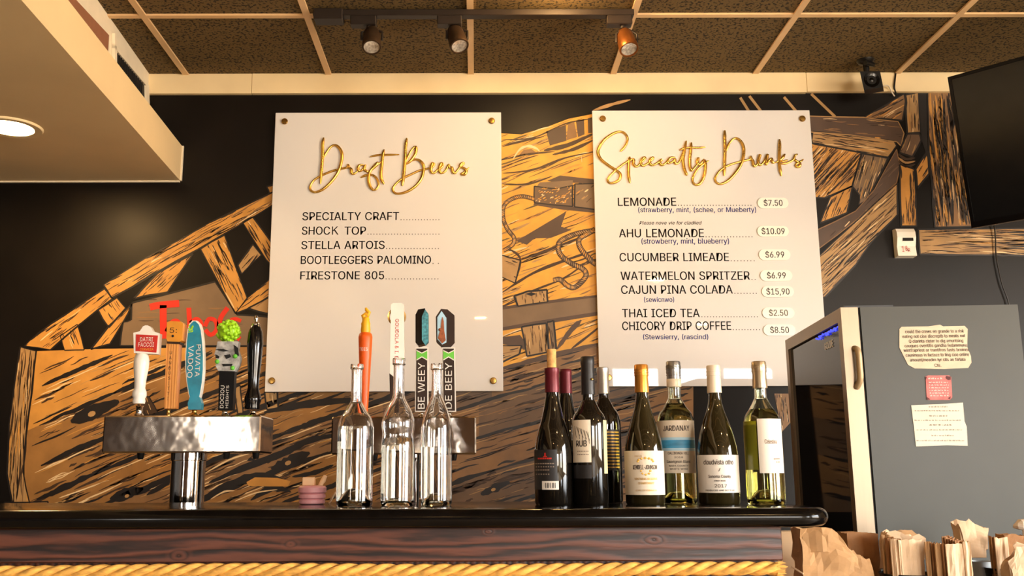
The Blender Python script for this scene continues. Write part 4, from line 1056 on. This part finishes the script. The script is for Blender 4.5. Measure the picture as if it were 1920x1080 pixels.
capsule(r, c, 1106, [(11.5, 669), (13.2, 671), (13.4, 682), (12.4, 685), (13, 738), (12.8, 740)], 'foil_black')
b = MB(); b.ball(W(1110, 711, c.y-.026*.56), 2.6*pxm(c), 10, 8, sc=(1, .5, 1)); obj('seal', b, 'brass', r, 60)
lab(r, c, R, 1108, 1077.5, 1111, 787, 867, 'label_cream'); lettering(r, c, R, 1108, [('RUB', 1093, 837, 22, 11, 0)], ['ink']); bars(r, c, R, 1108, [(1086+i*3, 1088+i*3, y, y+2) for y in (845, 851) for i in range(7)], 'ink_soft')
b = MB(); k = pxm(c)
for i in range(9):
    pts = []
    for t in range(5):
        x = 1082+i*3+t*1.5*(1 if i % 2 else .4); y = 798+i*1.5+t*(4.5 if i % 2 else 5.5); a = cam_ang(c)+math.asin(max(-.98, min(.98, (x-1108)*k/R))); pts.append((c.x+(R+.0008)*math.sin(a), c.y-(R+.0008)*math.cos(a), zpx(c, 1108, y)))
    b.tube(pts, .0004, 5)
obj('label_drawing', b, 'ink', r)
lab(r, c, R, 1108, 1134, 1140.3, 787, 888, 'label_tan', 'side_label')
lab(r, c, R, 1108, 1078, 1111, 872, 897, 'label_black', 'lower_label')
r, c, R = dark_bottle(1211, 945, 2.025, BURG(684, 738, 850, 36.5, 11), 'olive_glass', 'dark olive wine bottle with a gold cap and cream label')
capsule(r, c, 1202, [(12, 684), (13.2, 685.5), (13.4, 705), (12.6, 707), (13.6, 734), (13.4, 736)], 'cap_gold'); ridges(r, c, 1202, 13, (694, 699, 704), 'cap_gold')
lab(r, c, R, 1211, 1174.5, 1246.5, 845, 928, 'label_cream'); lettering(r, c, R, 1211, [('KENDELL-JOHNSON', 1212, 880, 46, 8, 0)], ['ink_mid']); lettering(r, c, R, 1211, [('VINTNERS RESERVE', 1213, 900, 44, 4, 0), ('CHARDONNAY', 1213, 908, 30, 4, 0), ('CALIFORNIA', 1213, 921, 40, 3, 0), ('2019', 1200, 857, 14, 3, 0)], ['ink_gold'])
b = MB(); k = pxm(c)
for i in range(7):
    a = PI*i/6; p = (1213+13*math.cos(a), 865-6*math.sin(a)); t = cam_ang(c)+math.asin((p[0]-1211)*k/R); b.ball((c.x+(R+.0006)*math.sin(t), c.y-(R+.0006)*math.cos(t), zpx(c, 1211, p[1])), 3*k, 8, 6, sc=(1, .12, .7))
for i in range(5):
    a = PI*i/4; p = (1213+8*math.cos(a), 883+7*math.sin(a)); t = cam_ang(c)+math.asin((p[0]-1211)*k/R); b.ball((c.x+(R+.0006)*math.sin(t), c.y-(R+.0006)*math.cos(t), zpx(c, 1211, p[1])), 2.6*k, 8, 6, sc=(1, .12, .7))
obj('label_emblem', b, 'ink_gold', r, 60)
r, c, R = glass_bottle(1273, 945, 2.115, BORD(684, 742, 790, 34.5, 12), 'glass_green', 'white_wine', 757, 'clear bottle of white wine with a banded silver cap and blue wave label', WINEG, .02, 'wine_bottle')
capsule(r, c, 1266.5, [(12.5, 678), (13.6, 680), (13.8, 700), (13, 703), (13.6, 710), (13.6, 711)], 'cap_steel'); ridges(r, c, 1266.5, 13.3, (687, 692, 698, 704), 'cap_steel')
capsule(r, c, 1267, [(13.4, 711), (13.8, 711.5), (13.8, 725), (13.2, 726)], 'cap_cream', 'cap_band')
lab(r, c, R, 1274, 1240, 1307.5, 788, 887, 'label_cream'); lab(r, c, R, 1274, 1240.5, 1307, 820, 845, 'label_paleblue', 'wave_band', .0007); lab(r, c, R, 1274, 1240.5, 1307, 825, 840, 'label_blue', 'wave_band', .0009)
lettering(r, c, R, 1274, [('JARDANAY', 1275, 808, 52, 10, 0), ('CALEDONIA HILL', 1277, 852, 40, 4.5, 0), ('2018', 1277, 859, 16, 3, 0), ('Sauvignon Blanc', 1277, 868, 46, 5, 0), ('NAPA COUNTY', 1277, 875, 36, 3, 0), ('WHITE WINE', 1277, 881, 34, 3, 0)], ['ink_mid'])
r, c, R = dark_bottle(1350, 945, 2.04, BURG(685, 740, 850, 38, 11), 'olive_glass', 'dark wine bottle with a cream cap and wide white label')
capsule(r, c, 1340, [(12, 685.5), (13, 687), (13.4, 704), (12.8, 706), (13.6, 735), (13.4, 737)], 'cap_cream'); ridges(r, c, 1340, 13, (697, 704), 'cap_cream')
lab(r, c, R, 1350, 1313, 1387, 853, 924, 'label_white'); lettering(r, c, R, 1350, [('cloudvista otho', 1351, 871, 58, 9, 0), ('/', 1352, 883, 4, 5, 0), ('Sonoma County', 1352, 896, 42, 5.5, 0), ('PINOT NOIR', 1352, 903, 20, 3, 0), ('2017', 1353, 914, 22, 6, 0), ('PRODUCED AND BOTTLED', 1352, 921, 56, 3, 0)], ['ink_mid'])
r, c, R = glass_bottle(1438, 948, 2.02, BORD(684, 742, 795, 35, 11.5), 'glass_green', 'white_wine', 768, 'pale green bottle of white wine at the right end, its white label half turned', WINEG, .025, 'wine_bottle')
capsule(r, c, 1428, [(12.5, 678), (13.6, 680), (13.8, 697), (12.8, 700), (13.8, 726), (13.6, 728)], 'cap_champagne'); ridges(r, c, 1428, 13.2, (686, 690, 696), 'cap_champagne')
lab(r, c, R, 1438, 1429, 1471.5, 785, 887, 'label_white'); lettering(r, c, R, 1438, [('Celestina', 1452, 832, 24, 8, 0), ('SAUVIGNON', 1460, 862, 14, 3, 0), ('BLANC', 1462, 868, 10, 3, 0)], ['ink_soft'])
lab(r, c, R, 1438, 1403.5, 1427, 789, 881, 'label_olive', 'back_label', -.0003, label='olive back of a label seen through the glass')

# pink tub with pegs
c = Vector((W(585, 944, 2.1).x, 2.1, ZB)); k = pxm(c)
tub = thing('pink_tub', c, 'small pink ribbed tub with a cream stopper, left of the clear bottles', 'tub')
b = MB(); z = lambda y: ZB+.0003+(944-y)*k
b.lathe((c.x, c.y, 0), [(20*k, z(944)), (24*k, z(942)), (24*k, z(936)), (21.5*k, z(934)), (25*k, z(932)), (25*k, z(926)), (22*k, z(924)), (26*k, z(922)), (26*k, z(913)), (23*k, z(910)), (8*k, z(909))], 36); obj('body', b, 'pink', tub, 35)
b = MB(); b.bbox(c.x-18*k, c.x+4*k, c.y-.012, c.y+.012, z(910), z(894), .002); obj('stopper', b, 'peach', tub)
b = MB(); b.tube([Vector((c.x+14*k, c.y, z(910))), Vector((c.x+20*k, c.y, z(900))), Vector((c.x+24*k, c.y, z(891)))], [4*k, 5*k, 3.5*k], 10); obj('spout', b, 'peach', tub, 50)
p0 = Vector((W(617, 938, 2.12).x, 2.12, ZB+.001)); b = MB(); b.tube([p0, p0+Vector((.006, .004, .012)), p0+Vector((.012, .012, .024))], [.002, .0028, .002], 8)
solo('wooden_stick', b, 'kraft_light', 'short wooden stick leaning between the pink tub and the first clear bottle', 'stick', None, 50)

# ------------------------------------------------------------------ fridge
PH = math.radians(5.0)
us = Vector((math.cos(PH), -math.sin(PH), 0)); ud = Vector((math.sin(PH), math.cos(PH), 0))
A0 = W(1608, 576, 2.55); ZF = A0.z
def solve(f, lo, hi):
    for _ in range(50):
        m = (lo+hi)/2
        if f(m): lo = m
        else: hi = m
    return (lo+hi)/2
wS = solve(lambda t_: proj(A0+us*t_)[0] < 1908, .2, 1.0)
DT = .045
F0 = A0-us*DT
LD = solve(lambda t_: proj(F0+ud*t_)[0] > 1472, .2, .95)
LD = min(LD, (YW-.04-F0.y)/ud.y)
fr = thing('beverage_fridge', (A0+us*wS/2+ud*LD/2).xy.to_3d(), 'tall grey beverage fridge with a glass door, standing right of the bar', 'fridge')
def fbox(b, s0, s1, d0, d1, z0, z1, m=0):
    P = [A0+us*s+ud*d for s, d in ((s0, d0), (s1, d0), (s1, d1), (s0, d1))]
    b.hexa([Vector((p.x, p.y, z0)) for p in P]+[Vector((p.x, p.y, z1)) for p in P], m)
b = MB(); fbox(b, .006, wS, 0, LD, .03, ZF); obj('cabinet', b, 'fridge_grey', fr)
b = MB(); fbox(b, .0, .0058, .004, LD-.004, .05, ZF-.004); obj('door_gasket', b, 'black_matte', fr)
b = MB(); zd = .10; fw = .036
fbox(b, -DT, 0, 0, fw, zd, ZF); fbox(b, -DT, 0, LD-fw, LD, zd, ZF); fbox(b, -DT, 0, fw, LD-fw, ZF-fw, ZF); fbox(b, -DT, 0, fw, LD-fw, zd, zd+fw)
door = obj('door', b, 'brushed', fr)
b = MB(); fbox(b, -DT+.008, -DT+.014, fw, LD-fw, zd+fw, ZF-fw); obj('glass_pane', b, 'fridge_glass', door)
pd = F0; nd = -us
b = MB()
for i in range(26):
    p = Wp(1530+i*1.9+random.uniform(-1, 1), 636-i*.98+random.uniform(-2.5, 2.5), F0+us*.004, us); b.ball(p, random.uniform(.0018, .0035), 6, 4)
obj('indicator_light', b, 'led_blue', door, label='row of blue lights along the top of the glass door')
b = MB(); P = Wp(1546, 657, F0+us*.006, us); put_text(b, 'GOLDE', P, -ud, ZU, .09, .02, 0, 0, bold=.03); obj('door_lettering', b, 'tag_white', door)
b = MB()
def hp(px, py): return Wp(px, py, A0, ud)-ud*.014
b.tube(smooth_line([Wp(1602, 653, A0, ud), hp(1606, 660), hp(1609, 690), hp(1610, 712), Wp(1606, 727, A0, ud)], 5), .008, 10); obj('handle', b, 'handle_bronze', door, 50)
b = MB(); fbox(b, -.03, .10, .02, .06, ZF+.0002, ZF+.008); obj('hinge', b, 'black_plastic', fr)
b = MB()
for s, d in ((.05, .05), (wS-.05, .05), (.05, LD-.05), (wS-.05, LD-.05)):
    p = A0+us*s+ud*d; b.lathe((p.x, p.y, 0), [(.02, 0.0), (.02, .03)], 16)
obj('foot', b, 'black_plastic', fr)
# papers on the fridge side
def side(px, py, off): return Wp(px, py, A0, ud)-ud*off
def sheet(pts, bend): return [side(x, y, .0012+bend(x, y)) for x, y in pts]
def paper(name, pts, mat, label, off=.0012, th=.0006, cat='notice'):
    b = MB(); b.prism([side(x, y, off) for x, y in pts], -ud*th); c = sum(b.v, Vector())/len(b.v)
    return b, c
def notice(pts, mat, label, rows, inkm, extra=None):
    b, c = paper('n', pts, mat, label); root = thing('paper_notice', c, label, 'notice'); obj('sheet', b, mat, root)
    b = MB()
    for s, x0, x1, y, cap in rows:
        if s is None:
            rr_ = random.Random(int(x0*7+y*13)); x = x0
            while x < x1-1:
                w_ = min(x1-x, rr_.uniform(2, 6)); n_ = max(1, int(w_/1.3))
                for i_ in range(n_):
                    xa = x+i_*1.3; h_ = cap*rr_.choice((.55, .6, .9)); b.face([side(xa, y, .0022), side(xa+.9, y, .0022), side(xa+.9, y-h_, .0022), side(xa, y-h_, .0022)])
                x += w_+1.2
            continue
        P = side(x0, y, .0022); put_text(b, s, P, us, ZU, (x1-x0)*pxm(P), cap*pxm(P), bold=.03)
    obj('lettering', b, inkm, root)
    if extra: extra(root)
notice([(1686,617),(1690,613),(1740,612),(1762,609),(1768,612),(1808,611),(1814,617),(1813,650),(1820,668),(1821,680),(1815,690),(1770,692),(1715,691),(1702,684),(1694,668),(1686,652)], 'paper_worn', 'large worn cream notice with curling corners, topmost on the fridge side',
       [('could the crews en grande to a risk', 1697, 1803, 625, 6), ('eating not cise discreptb to meats out', 1692, 1805, 634, 6), ('Q clarinta cister to dig amuntsing', 1704, 1802, 643, 6), ('cauques oventitis gandha fedammuna', 1696, 1808, 651.5, 6), ('wintfrapriest or trantifros fasts broinex', 1694, 1812, 660, 6), ('caunimous in factoze to ting cise online', 1698, 1812, 669, 6), ('amount/meadim tyr cits an farlata', 1706, 1806, 678, 6), ('Cts.', 1752, 1764, 688, 6)], 'ink_mid')
def corners(root):
    b = MB()
    for q in ([(1773,705),(1782,706),(1782,712),(1777,713),(1772,709)], [(1737,744),(1744,749),(1737,750)], [(1776,747),(1782,743),(1781,749)], [(1734,707),(1738,706),(1735,713)]): b.prism([side(x, y, .0019) for x, y in q], -ud*.0003)
    obj('corner_mark', b, 'dark_red', root)
notice([(1735,706),(1740,704),(1779,704),(1783,707),(1785,745),(1781,750),(1740,750),(1737,747)], 'paper_pink', 'small faded pink sticker in the middle of the fridge side',
       [(None, 1740, 1768, 711, 3.4)]+[(None, 1741+i*.5, 1778+i*.4, 718+i*5, 2.6) for i in range(6)], 'label_white', corners)
notice([(1708,760),(1760,758),(1805,755),(1808,790),(1812,800),(1814,836),(1775,835),(1717,837),(1713,800)], 'paper_ivory', 'square ivory printed sheet, lowest on the fridge side',
       [(None, 1741, 1776, 764, 3), (None, 1715, 1798, 771, 2.4), (None, 1742, 1776, 781, 3), (None, 1714, 1802, 789, 2.4), (None, 1742, 1784, 798, 3), (None, 1718, 1806, 807, 2.4), (None, 1746, 1788, 818, 3), (None, 1718, 1810, 827, 2.4)], 'ink_soft')

# ------------------------------------------------------------------ television
TL = W(1777, 145, 3.42); TR = Wz(1920, 105, TL.z); u = (TR-TL).normalized(); _lo, _hi = 2.8, 3.8
for _ in range(50):
    _m = (_lo+_hi)/2
    if (W(1822, 428, _m)-TL).dot(u) > 0: _lo = _m
    else: _hi = _m
BL = W(1822, 428, _lo); v = BL-TL; v = v-u*v.dot(u)
tvn = u.cross(v).normalized()
if tvn.y > 0: tvn = -tvn
LT = 1.15
tv = thing('television', TL+u*LT/2+v, 'black flat television tilted out from the wall at top right', 'television')
def tvp(a, b_, o): return TL+u*a+v*b_+tvn*o
def tvbox(b, a0, a1, b0, b1, o0, o1, m=0): b.hexa([tvp(a0, b1, o0), tvp(a1, b1, o0), tvp(a1, b1, o1), tvp(a0, b1, o1), tvp(a0, b0, o0), tvp(a1, b0, o0), tvp(a1, b0, o1), tvp(a0, b0, o1)], m)
b = MB(); tvbox(b, 0, LT, 0, 1, -.045, -.002); tvb = obj('casing', b, 'black_plastic', tv)
b = MB(); tvbox(b, .012, LT-.012, .02, .96, -.002, .0); obj('screen', b, 'screen', tv)
b = MB(); tvbox(b, 0, .012, 0, 1, -.002, .003); tvbox(b, LT-.012, LT, 0, 1, -.002, .003); tvbox(b, .012, LT-.012, 0, .02, -.002, .003); tvbox(b, .012, LT-.012, .96, 1, -.002, .003); obj('bezel', b, 'black_gloss', tv)
pm = tvp(LT*.5, .5, -.045); b = MB(); b.tube([pm, Vector((pm.x+.1, YW-.02, pm.z))], .03, 12); b.box(pm.x-.02, pm.x+.22, YW-.02, YW, pm.z-.15, pm.z+.15); obj('wall_mount', b, 'black_plastic', tv)
b = MB(); b.tube(smooth_line([W(1862, 400, YW-.02), W(1866, 440, YW-.014), W(1868, 480, YW-.012), W(1878, 530, YW-.012), W(1892, 572, YW-.012), W(1900, 640, YW-.012)], 6), .0028, 8)
solo('power_cable', b, 'tin_dark', 'thin dark cord hanging down the wall from below the television', 'cable', None, 50)

# ------------------------------------------------------------------ small speaker with cable, wall box
YSP = 3.70
c = W(1634, 150, YSP); sk = thing('loudspeaker', (c.x, YSP, ZCEIL), 'small black cube loudspeaker hung from the ceiling at upper right', 'speaker')
k = pxm(c); b = MB()
fr_ = [W(1612, 134, YSP), W(1650, 133, YSP), W(1656, 163, YSP), W(1620, 169, YSP)]
b.prism(fr_, (.035, .075, .012)); obj('cabinet', b, 'black_plastic', sk)
b = MB(); c2 = (fr_[0]+fr_[1]+fr_[2]+fr_[3])/4; b.lathe(c2+Vector((0, .001, 0)), [(15*k, 0), (14.5*k, .004), (12*k, .003), (6*k, -.001), (3*k, .003), (0, .005)], 28, axis=(0, -1, 0)); obj('cone', b, 'screen', sk, 40)
b = MB(); b.lathe((c.x, YSP+.04, 0), [(.012, c.z+.02), (.012, ZCEIL-.02), (.03, ZCEIL-.012), (.036, ZCEIL-.001)], 20); b.tube([Vector((c.x-.02, YSP+.0, ZCEIL-.03)), Vector((c.x+.025, YSP+.03, ZCEIL-.024))], .01, 10); obj('bracket', b, 'black_plastic', sk, 40)
b = MB(); b.tube(smooth_line([c2+Vector((.045, .09, -.01)), W(1663, 160, 3.84), W(1672, 173, YT-.006), W(1677, 180, YW-.01)], 5), .003, 8); obj('lead', b, 'wire_white', sk, 50)
b = MB(); b.tube(smooth_line([W(1679, 122, 3.80), W(1680, 132, 3.855), W(1678, 150, YT-.005), W(1677, 165, YT-.005), W(1681, 178, YW-.008)], 6), .0035, 8)
solo('cable', b, 'black_plastic', 'short dark cable running down over the cream trim beside the loudspeaker', 'cable', None, 50)
wb = W(1698, 480, YW); kx = pxm(wb); dis = thing('wall_dispenser', (wb.x, YW, wb.z), 'small white dispenser with a grey slot on the wall below the bow timbers', 'dispenser')
pr_ = [(0, 428), (.030, 429), (.040, 436), (.042, 446), (.036, 455), (.031, 462), (.034, 474), (.036, 480), (0, 481)]
xw0, xw1 = W(1681, 455, YW-.03).x, W(1716, 455, YW-.03).x
b = MB(); b.prism([Vector((xw0, YW-d, W(1698, y, YW-.03).z)) for d, y in pr_], (xw1-xw0, 0, 0)); obj('body', b, 'tag_white', dis)
b = MB(); zz = W(1698, 449, YW-.04).z; b.box(xw0+.022, xw1-.012, YW-.0425, YW-.036, zz-.006, zz+.007); obj('slot', b, 'tin_dark', dis)
b = MB()
for s, x, y, cp_ in (('1', 1692, 472, 11), ('8', 1698, 470, 9), ('R', 1703, 472, 7)): put_text(b, s, W(x, y, YW-.0362), XU, ZU, 4*kx, cp_*kx)
obj('lettering', b, 'tap_red', dis)

# ------------------------------------------------------------------ paper bags in tins
def crumple(v, amt, sc=22, seed=0):
    w_ = v*sc*.55; k_ = abs(mnoise.noise(w_+Vector((seed*3, 1, 2))))*2-.5+abs(mnoise.noise(w_*2.3+Vector((seed, 7, 2))))
    return v+Vector((.4, -1, .2))*(k_*amt*.8)+Vector((mnoise.noise(v*sc+Vector((seed, 0, 0))), mnoise.noise(v*sc+Vector((0, seed+9, 0))), mnoise.noise(v*sc+Vector((4, 0, seed)))))*amt
def grid_wall(b, ring0, ring1, nz, amt, seed, m=0):
    """side wall between two closed rings (list of points) with crinkles"""
    n = len(ring0); vs = []
    for j in range(nz+1):
        t_ = j/nz
        for p, q in zip(ring0, ring1):
            v_ = Vector(p).lerp(Vector(q), t_); vs.append(crumple(v_, amt*(.3+.7*t_), 26, seed))
    b.raw(vs, [(j*n+i, j*n+(i+1) % n, (j+1)*n+(i+1) % n, (j+1)*n+i) for j in range(nz) for i in range(n)], m)
    return vs[-n:]
def ring(pts, n):
    out = []
    for i in range(len(pts)):
        p, q = Vector(pts[i]), Vector(pts[(i+1) % len(pts)])
        for k_ in range(n): out.append(p.lerp(q, k_/n))
    return out
def open_bag(px0, px1, pyt, pyb, Y, depth, mat, name, label, group=None, amt=.006, top_px=None, seed=1, jag=.008, bot_px=None, n=6):
    zb = ZP+.0005 if pyb is None else W((px0+px1)/2, pyb, Y).z
    bx0, bx1 = bot_px or (px0, px1)
    zt_ = W((px0+px1)/2, pyt, Y).z
    xb0, xb1 = W(bx0, 1060, Y).x, W(bx1, 1060, Y).x; xt0, xt1 = W(px0, pyt, Y).x, W(px1, pyt, Y).x
    r0 = ring([(xb0, Y, zb), (xb1, Y, zb), (xb1, Y+depth, zb), (xb0, Y+depth, zb)], n)
    r1 = ring([(xt0, Y+.004, zt_), (xt1, Y+.004, zt_), (xt1, Y+depth*.8, zt_), (xt0, Y+depth*.8, zt_)], n)
    rr = random.Random(seed); jz = [rr.uniform(-1, .6)*jag for _ in r1]
    if top_px:
        for i, p in enumerate(r1):
            t_ = (p.x-xt0)/(xt1-xt0); m_ = len(top_px)-1; f_ = min(m_-1e-6, max(0, t_*m_)); a = int(f_)
            p.z = W((px0+px1)/2, top_px[a]+(top_px[a+1]-top_px[a])*(f_-a), Y).z
    for p, j in zip(r1, jz): p.z += j
    b = MB(); topr = grid_wall(b, r0, r1, 10, amt, seed); b.face(list(reversed(r0)))
    # inside wall just under the rim
    cx_ = sum((p for p in topr), Vector())/len(topr)
    inner = [p.lerp(cx_, .06)-ZU*.001 for p in topr]; low = [Vector((p.x, p.y, p.z)).lerp(cx_, .12)-ZU*.045 for p in topr]
    nn = len(topr)
    b.raw(topr+inner+low, [(i, (i+1) % nn, nn+(i+1) % nn, nn+i) for i in range(nn)]+[(nn+i, nn+(i+1) % nn, 2*nn+(i+1) % nn, 2*nn+i) for i in range(nn)])
    b.face(low)
    return solo(name, b, mat, label, 'bag', group)
def tin(cx, Y, pyt, hw, mat, label, pyb=None, group=None):
    c = W(cx, pyt, Y); k = pxm(c); r = hw*k; zt_ = c.z; b = MB(); z0 = ZP+.0004
    b.lathe((c.x, Y, 0), [(r*.82, z0), (r*.86, z0+.003), (r*.9, z0+(zt_-z0)*.35), (r*.93, z0+(zt_-z0)*.38), (r*.92, z0+(zt_-z0)*.42), (r*.96, zt_-.012), (r*.985, zt_-.010), (r*.97, zt_-.007), (r, zt_-.003), (r*1.02, zt_), (r*.98, zt_), (r*.95, zt_-.01), (r*.8, z0+.004), (0, z0+.004)], 40)
    return solo('tin_bucket', b, mat, label, 'tin', group, 40)
def flat_bag(x0, x1, yt, Y, dx, th, mat, label, group, lean=0.0, seed=0, zbot=None):
    """folded flat paper bag standing on edge: front edge px x0..x1 at top py yt"""
    zt_ = W((x0+x1)/2, yt, Y).z; zb = zbot if zbot is not None else ZP+.006
    P0, P1 = W(x0, yt, Y), W(x1, yt, Y); b = MB(); n = 7; vs = []; rr = random.Random(seed)
    for j in range(6):
        t_ = j/5; z = zb+(zt_-zb)*t_
        for i in range(n+1):
            s = i/n; x = P0.x+(P1.x-P0.x)*s+lean*t_; y = Y+dx*s+.0015*math.sin(s*9+seed)+.001*rr.uniform(-1, 1)
            if j == 5: z_ = z+rr.uniform(-.0025, .002)
            else: z_ = z
            vs.append((x, y, z_))
    m = len(vs); back = [(x, y+th, z) for x, y, z in vs]; w = n+1
    fs = [(j*w+i, j*w+i+1, (j+1)*w+i+1, (j+1)*w+i) for j in range(5) for i in range(n)]
    fs2 = [tuple(m+q for q in reversed(f)) for f in fs]
    rim = [(i, m+i, m+i+1, i+1) for i in range(n)]+[(5*w+i, 5*w+i+1, m+5*w+i+1, m+5*w+i) for i in range(n)]
    sides = [(j*w, (j+1)*w, m+(j+1)*w, m+j*w) for j in range(5)]+[(j*w+n, m+j*w+n, m+(j+1)*w+n, (j+1)*w+n) for j in range(5)]
    b.raw(vs+back, fs+fs2+rim+sides)
    return solo('paper_bag', b, mat, label, 'bag', group)
# big crumpled bag next to the bar end
YG = 1.98
open_bag(1500, 1600, 1000, None, YG, .07, 'kraft', 'paper_bag', 'large crumpled brown paper bag standing just right of the bar end', None, .012, [992, 992, 991, 990, 1006, 1024, 1036], 4, .003, (1506, 1634), 9)
open_bag(1596, 1634, 1044, None, YG+.085, .04, 'kraft', 'paper_bag', 'small open brown paper bag leaning against the large crumpled bag', None, .006, [1030, 1040, 1050], 8, .004, (1600, 1642))
open_bag(1589, 1648, 1000, None, 2.16, .08, 'kraft_dark', 'paper_bag', 'smooth brown paper bag upright behind the crumpled bag and in front of the fridge door', None, .002, [1000, 998, 1000, 1001], 5, .001, (1592, 1650))
# first bundle
tin(1702, 2.10, 1074, 50, 'tin_dark', 'round dark tin holding the wide bundle of bags')
G1 = 'flat bags bundled in the first tin'; L1 = 'flat kraft paper bag packed edgewise in the dark tin nearest the crumpled bag'
for i, (x0, x1, yt, Y, dx, mt) in enumerate(((1684, 1731, 1012, 2.055, .004, 'kraft_light'), (1669, 1684, 1010, 2.062, -.006, 'kraft_light'), (1678, 1686, 1011, 2.072, -.005, 'kraft_dark'), (1660, 1676, 1008, 2.078, -.004, 'kraft_dark'), (1652, 1668, 1002, 2.090, -.006, 'kraft'))):
    flat_bag(x0, x1, yt, Y, dx, .0035, mt, L1, G1, 0, i)
open_bag(1664, 1732, 1000, 1070, 2.105, .05, 'kraft_light', 'paper_bag', 'open topped crumpled bag at the back of the bundle in the dark tin', None, .007, [996, 990, 996, 1004, 1002, 1010], 12, .004)
open_bag(1682, 1726, 996, 1070, 2.155, .03, 'kraft', 'paper_bag', 'tan bag with a rounded top edge behind the first bundle', None, .003, [1000, 995, 994, 997, 1004], 15, .002)
# second bundle
tin(1780, 2.06, 1086, 48, 'tin_dark', 'round dark tin holding the middle bundle of bags')
G2 = 'flat bags bundled in the second tin'; L2 = 'flat kraft paper bag packed edgewise in the middle dark tin'
for i, (x0, x1, yt, Y, dx, mt) in enumerate(((1773, 1805, 1020, 2.015, .003, 'kraft_light'), (1806, 1820, 1016, 2.018, .004, 'kraft_light'), (1766, 1774, 1020, 2.022, 0, 'kraft_dark'), (1752, 1766, 1018, 2.028, .002, 'kraft'), (1746, 1754, 1018, 2.036, 0, 'kraft_dark'), (1734, 1748, 1016, 2.042, .002, 'kraft'), (1800, 1812, 1015, 2.03, .004, 'kraft_dark'))):
    flat_bag(x0, x1, yt, Y, dx, .0035, mt, L2, G2, 0, 20+i)
G3 = 'opened bag mouths behind the second bundle'; L3 = 'brown paper bag edge fanned out behind the middle bundle'
for i in range(6): flat_bag(1766+i*5, 1786+i*5, 1006+i*1.6, 2.075-.004*i, .012, .002, 'kraft_dark', L3, G3, 0, 40+i)
# tall bag in a galvanised bucket
tin(1838, 2.16, 1052, 20, 'galvanised', 'small ribbed galvanised bucket under the tall bag')
open_bag(1799, 1852, 985, 1046, 2.13, .055, 'kraft_light', 'paper_bag', 'tall crumpled pale bag rising above the others in the galvanised bucket', None, .007, [982, 976, 975, 978, 986, 990], 22, .003, (1820, 1850), 8)
# third bundle at the right edge
tin(1882, 2.13, 1064, 34, 'tin_dark', 'dark tin at the right edge holding the last bundle')
G4 = 'flat bags bundled in the tin at the right edge'; L4 = 'flat paper bag packed edgewise in the tin at the right edge'
for i, (x0, x1, yt, Y, dx, mt) in enumerate(((1864, 1891, 1008, 2.10, .004, 'kraft_light'), (1857, 1865, 1006, 2.106, 0, 'kraft_dark'), (1854, 1860, 1006, 2.114, 0, 'kraft'))):
    flat_bag(x0, x1, yt, Y, dx, .0035, mt, L4, G4, 0, 60+i)
open_bag(1884, 1926, 1003, None, 2.17, .05, 'kraft_dark', 'paper_bag', 'brown paper bag at the right edge behind the last bundle', None, .004, [1003, 1001, 1004, 1003], 31, .002)
open_bag(1896, 1950, 1040, None, 2.03, .05, 'kraft_light', 'paper_bag', 'torn pale bag low at the right edge in front of the last bundle', None, .012, [1052, 1030, 1024, 1026], 33, .006)
b = MB(); c = W(1921, 984, 2.19); b.ball(c, .017, 14, 10, sc=(1.3, 1, .7)); b.v = [crumple(v_, .006, 60, 3) for v_ in b.v]; b.lathe((c.x, c.y, 0), [(.006, ZP+.001), (.006, c.z)], 10)
solo('tissue_twist', b, 'tissue', 'twist of pale tissue paper poking up at the right edge', 'tissue')
p = W(1484, 1062, 2.0); q_ = W(1506, 1076, 1.98); b = MB(); b.tube([p, (p+q_)/2, q_], [.0016, .002, .0016], 8)
solo('skewer_stick', b, 'kraft_light', 'thin wooden stick lying between the bar end and the crumpled bag', 'stick', None, 50)
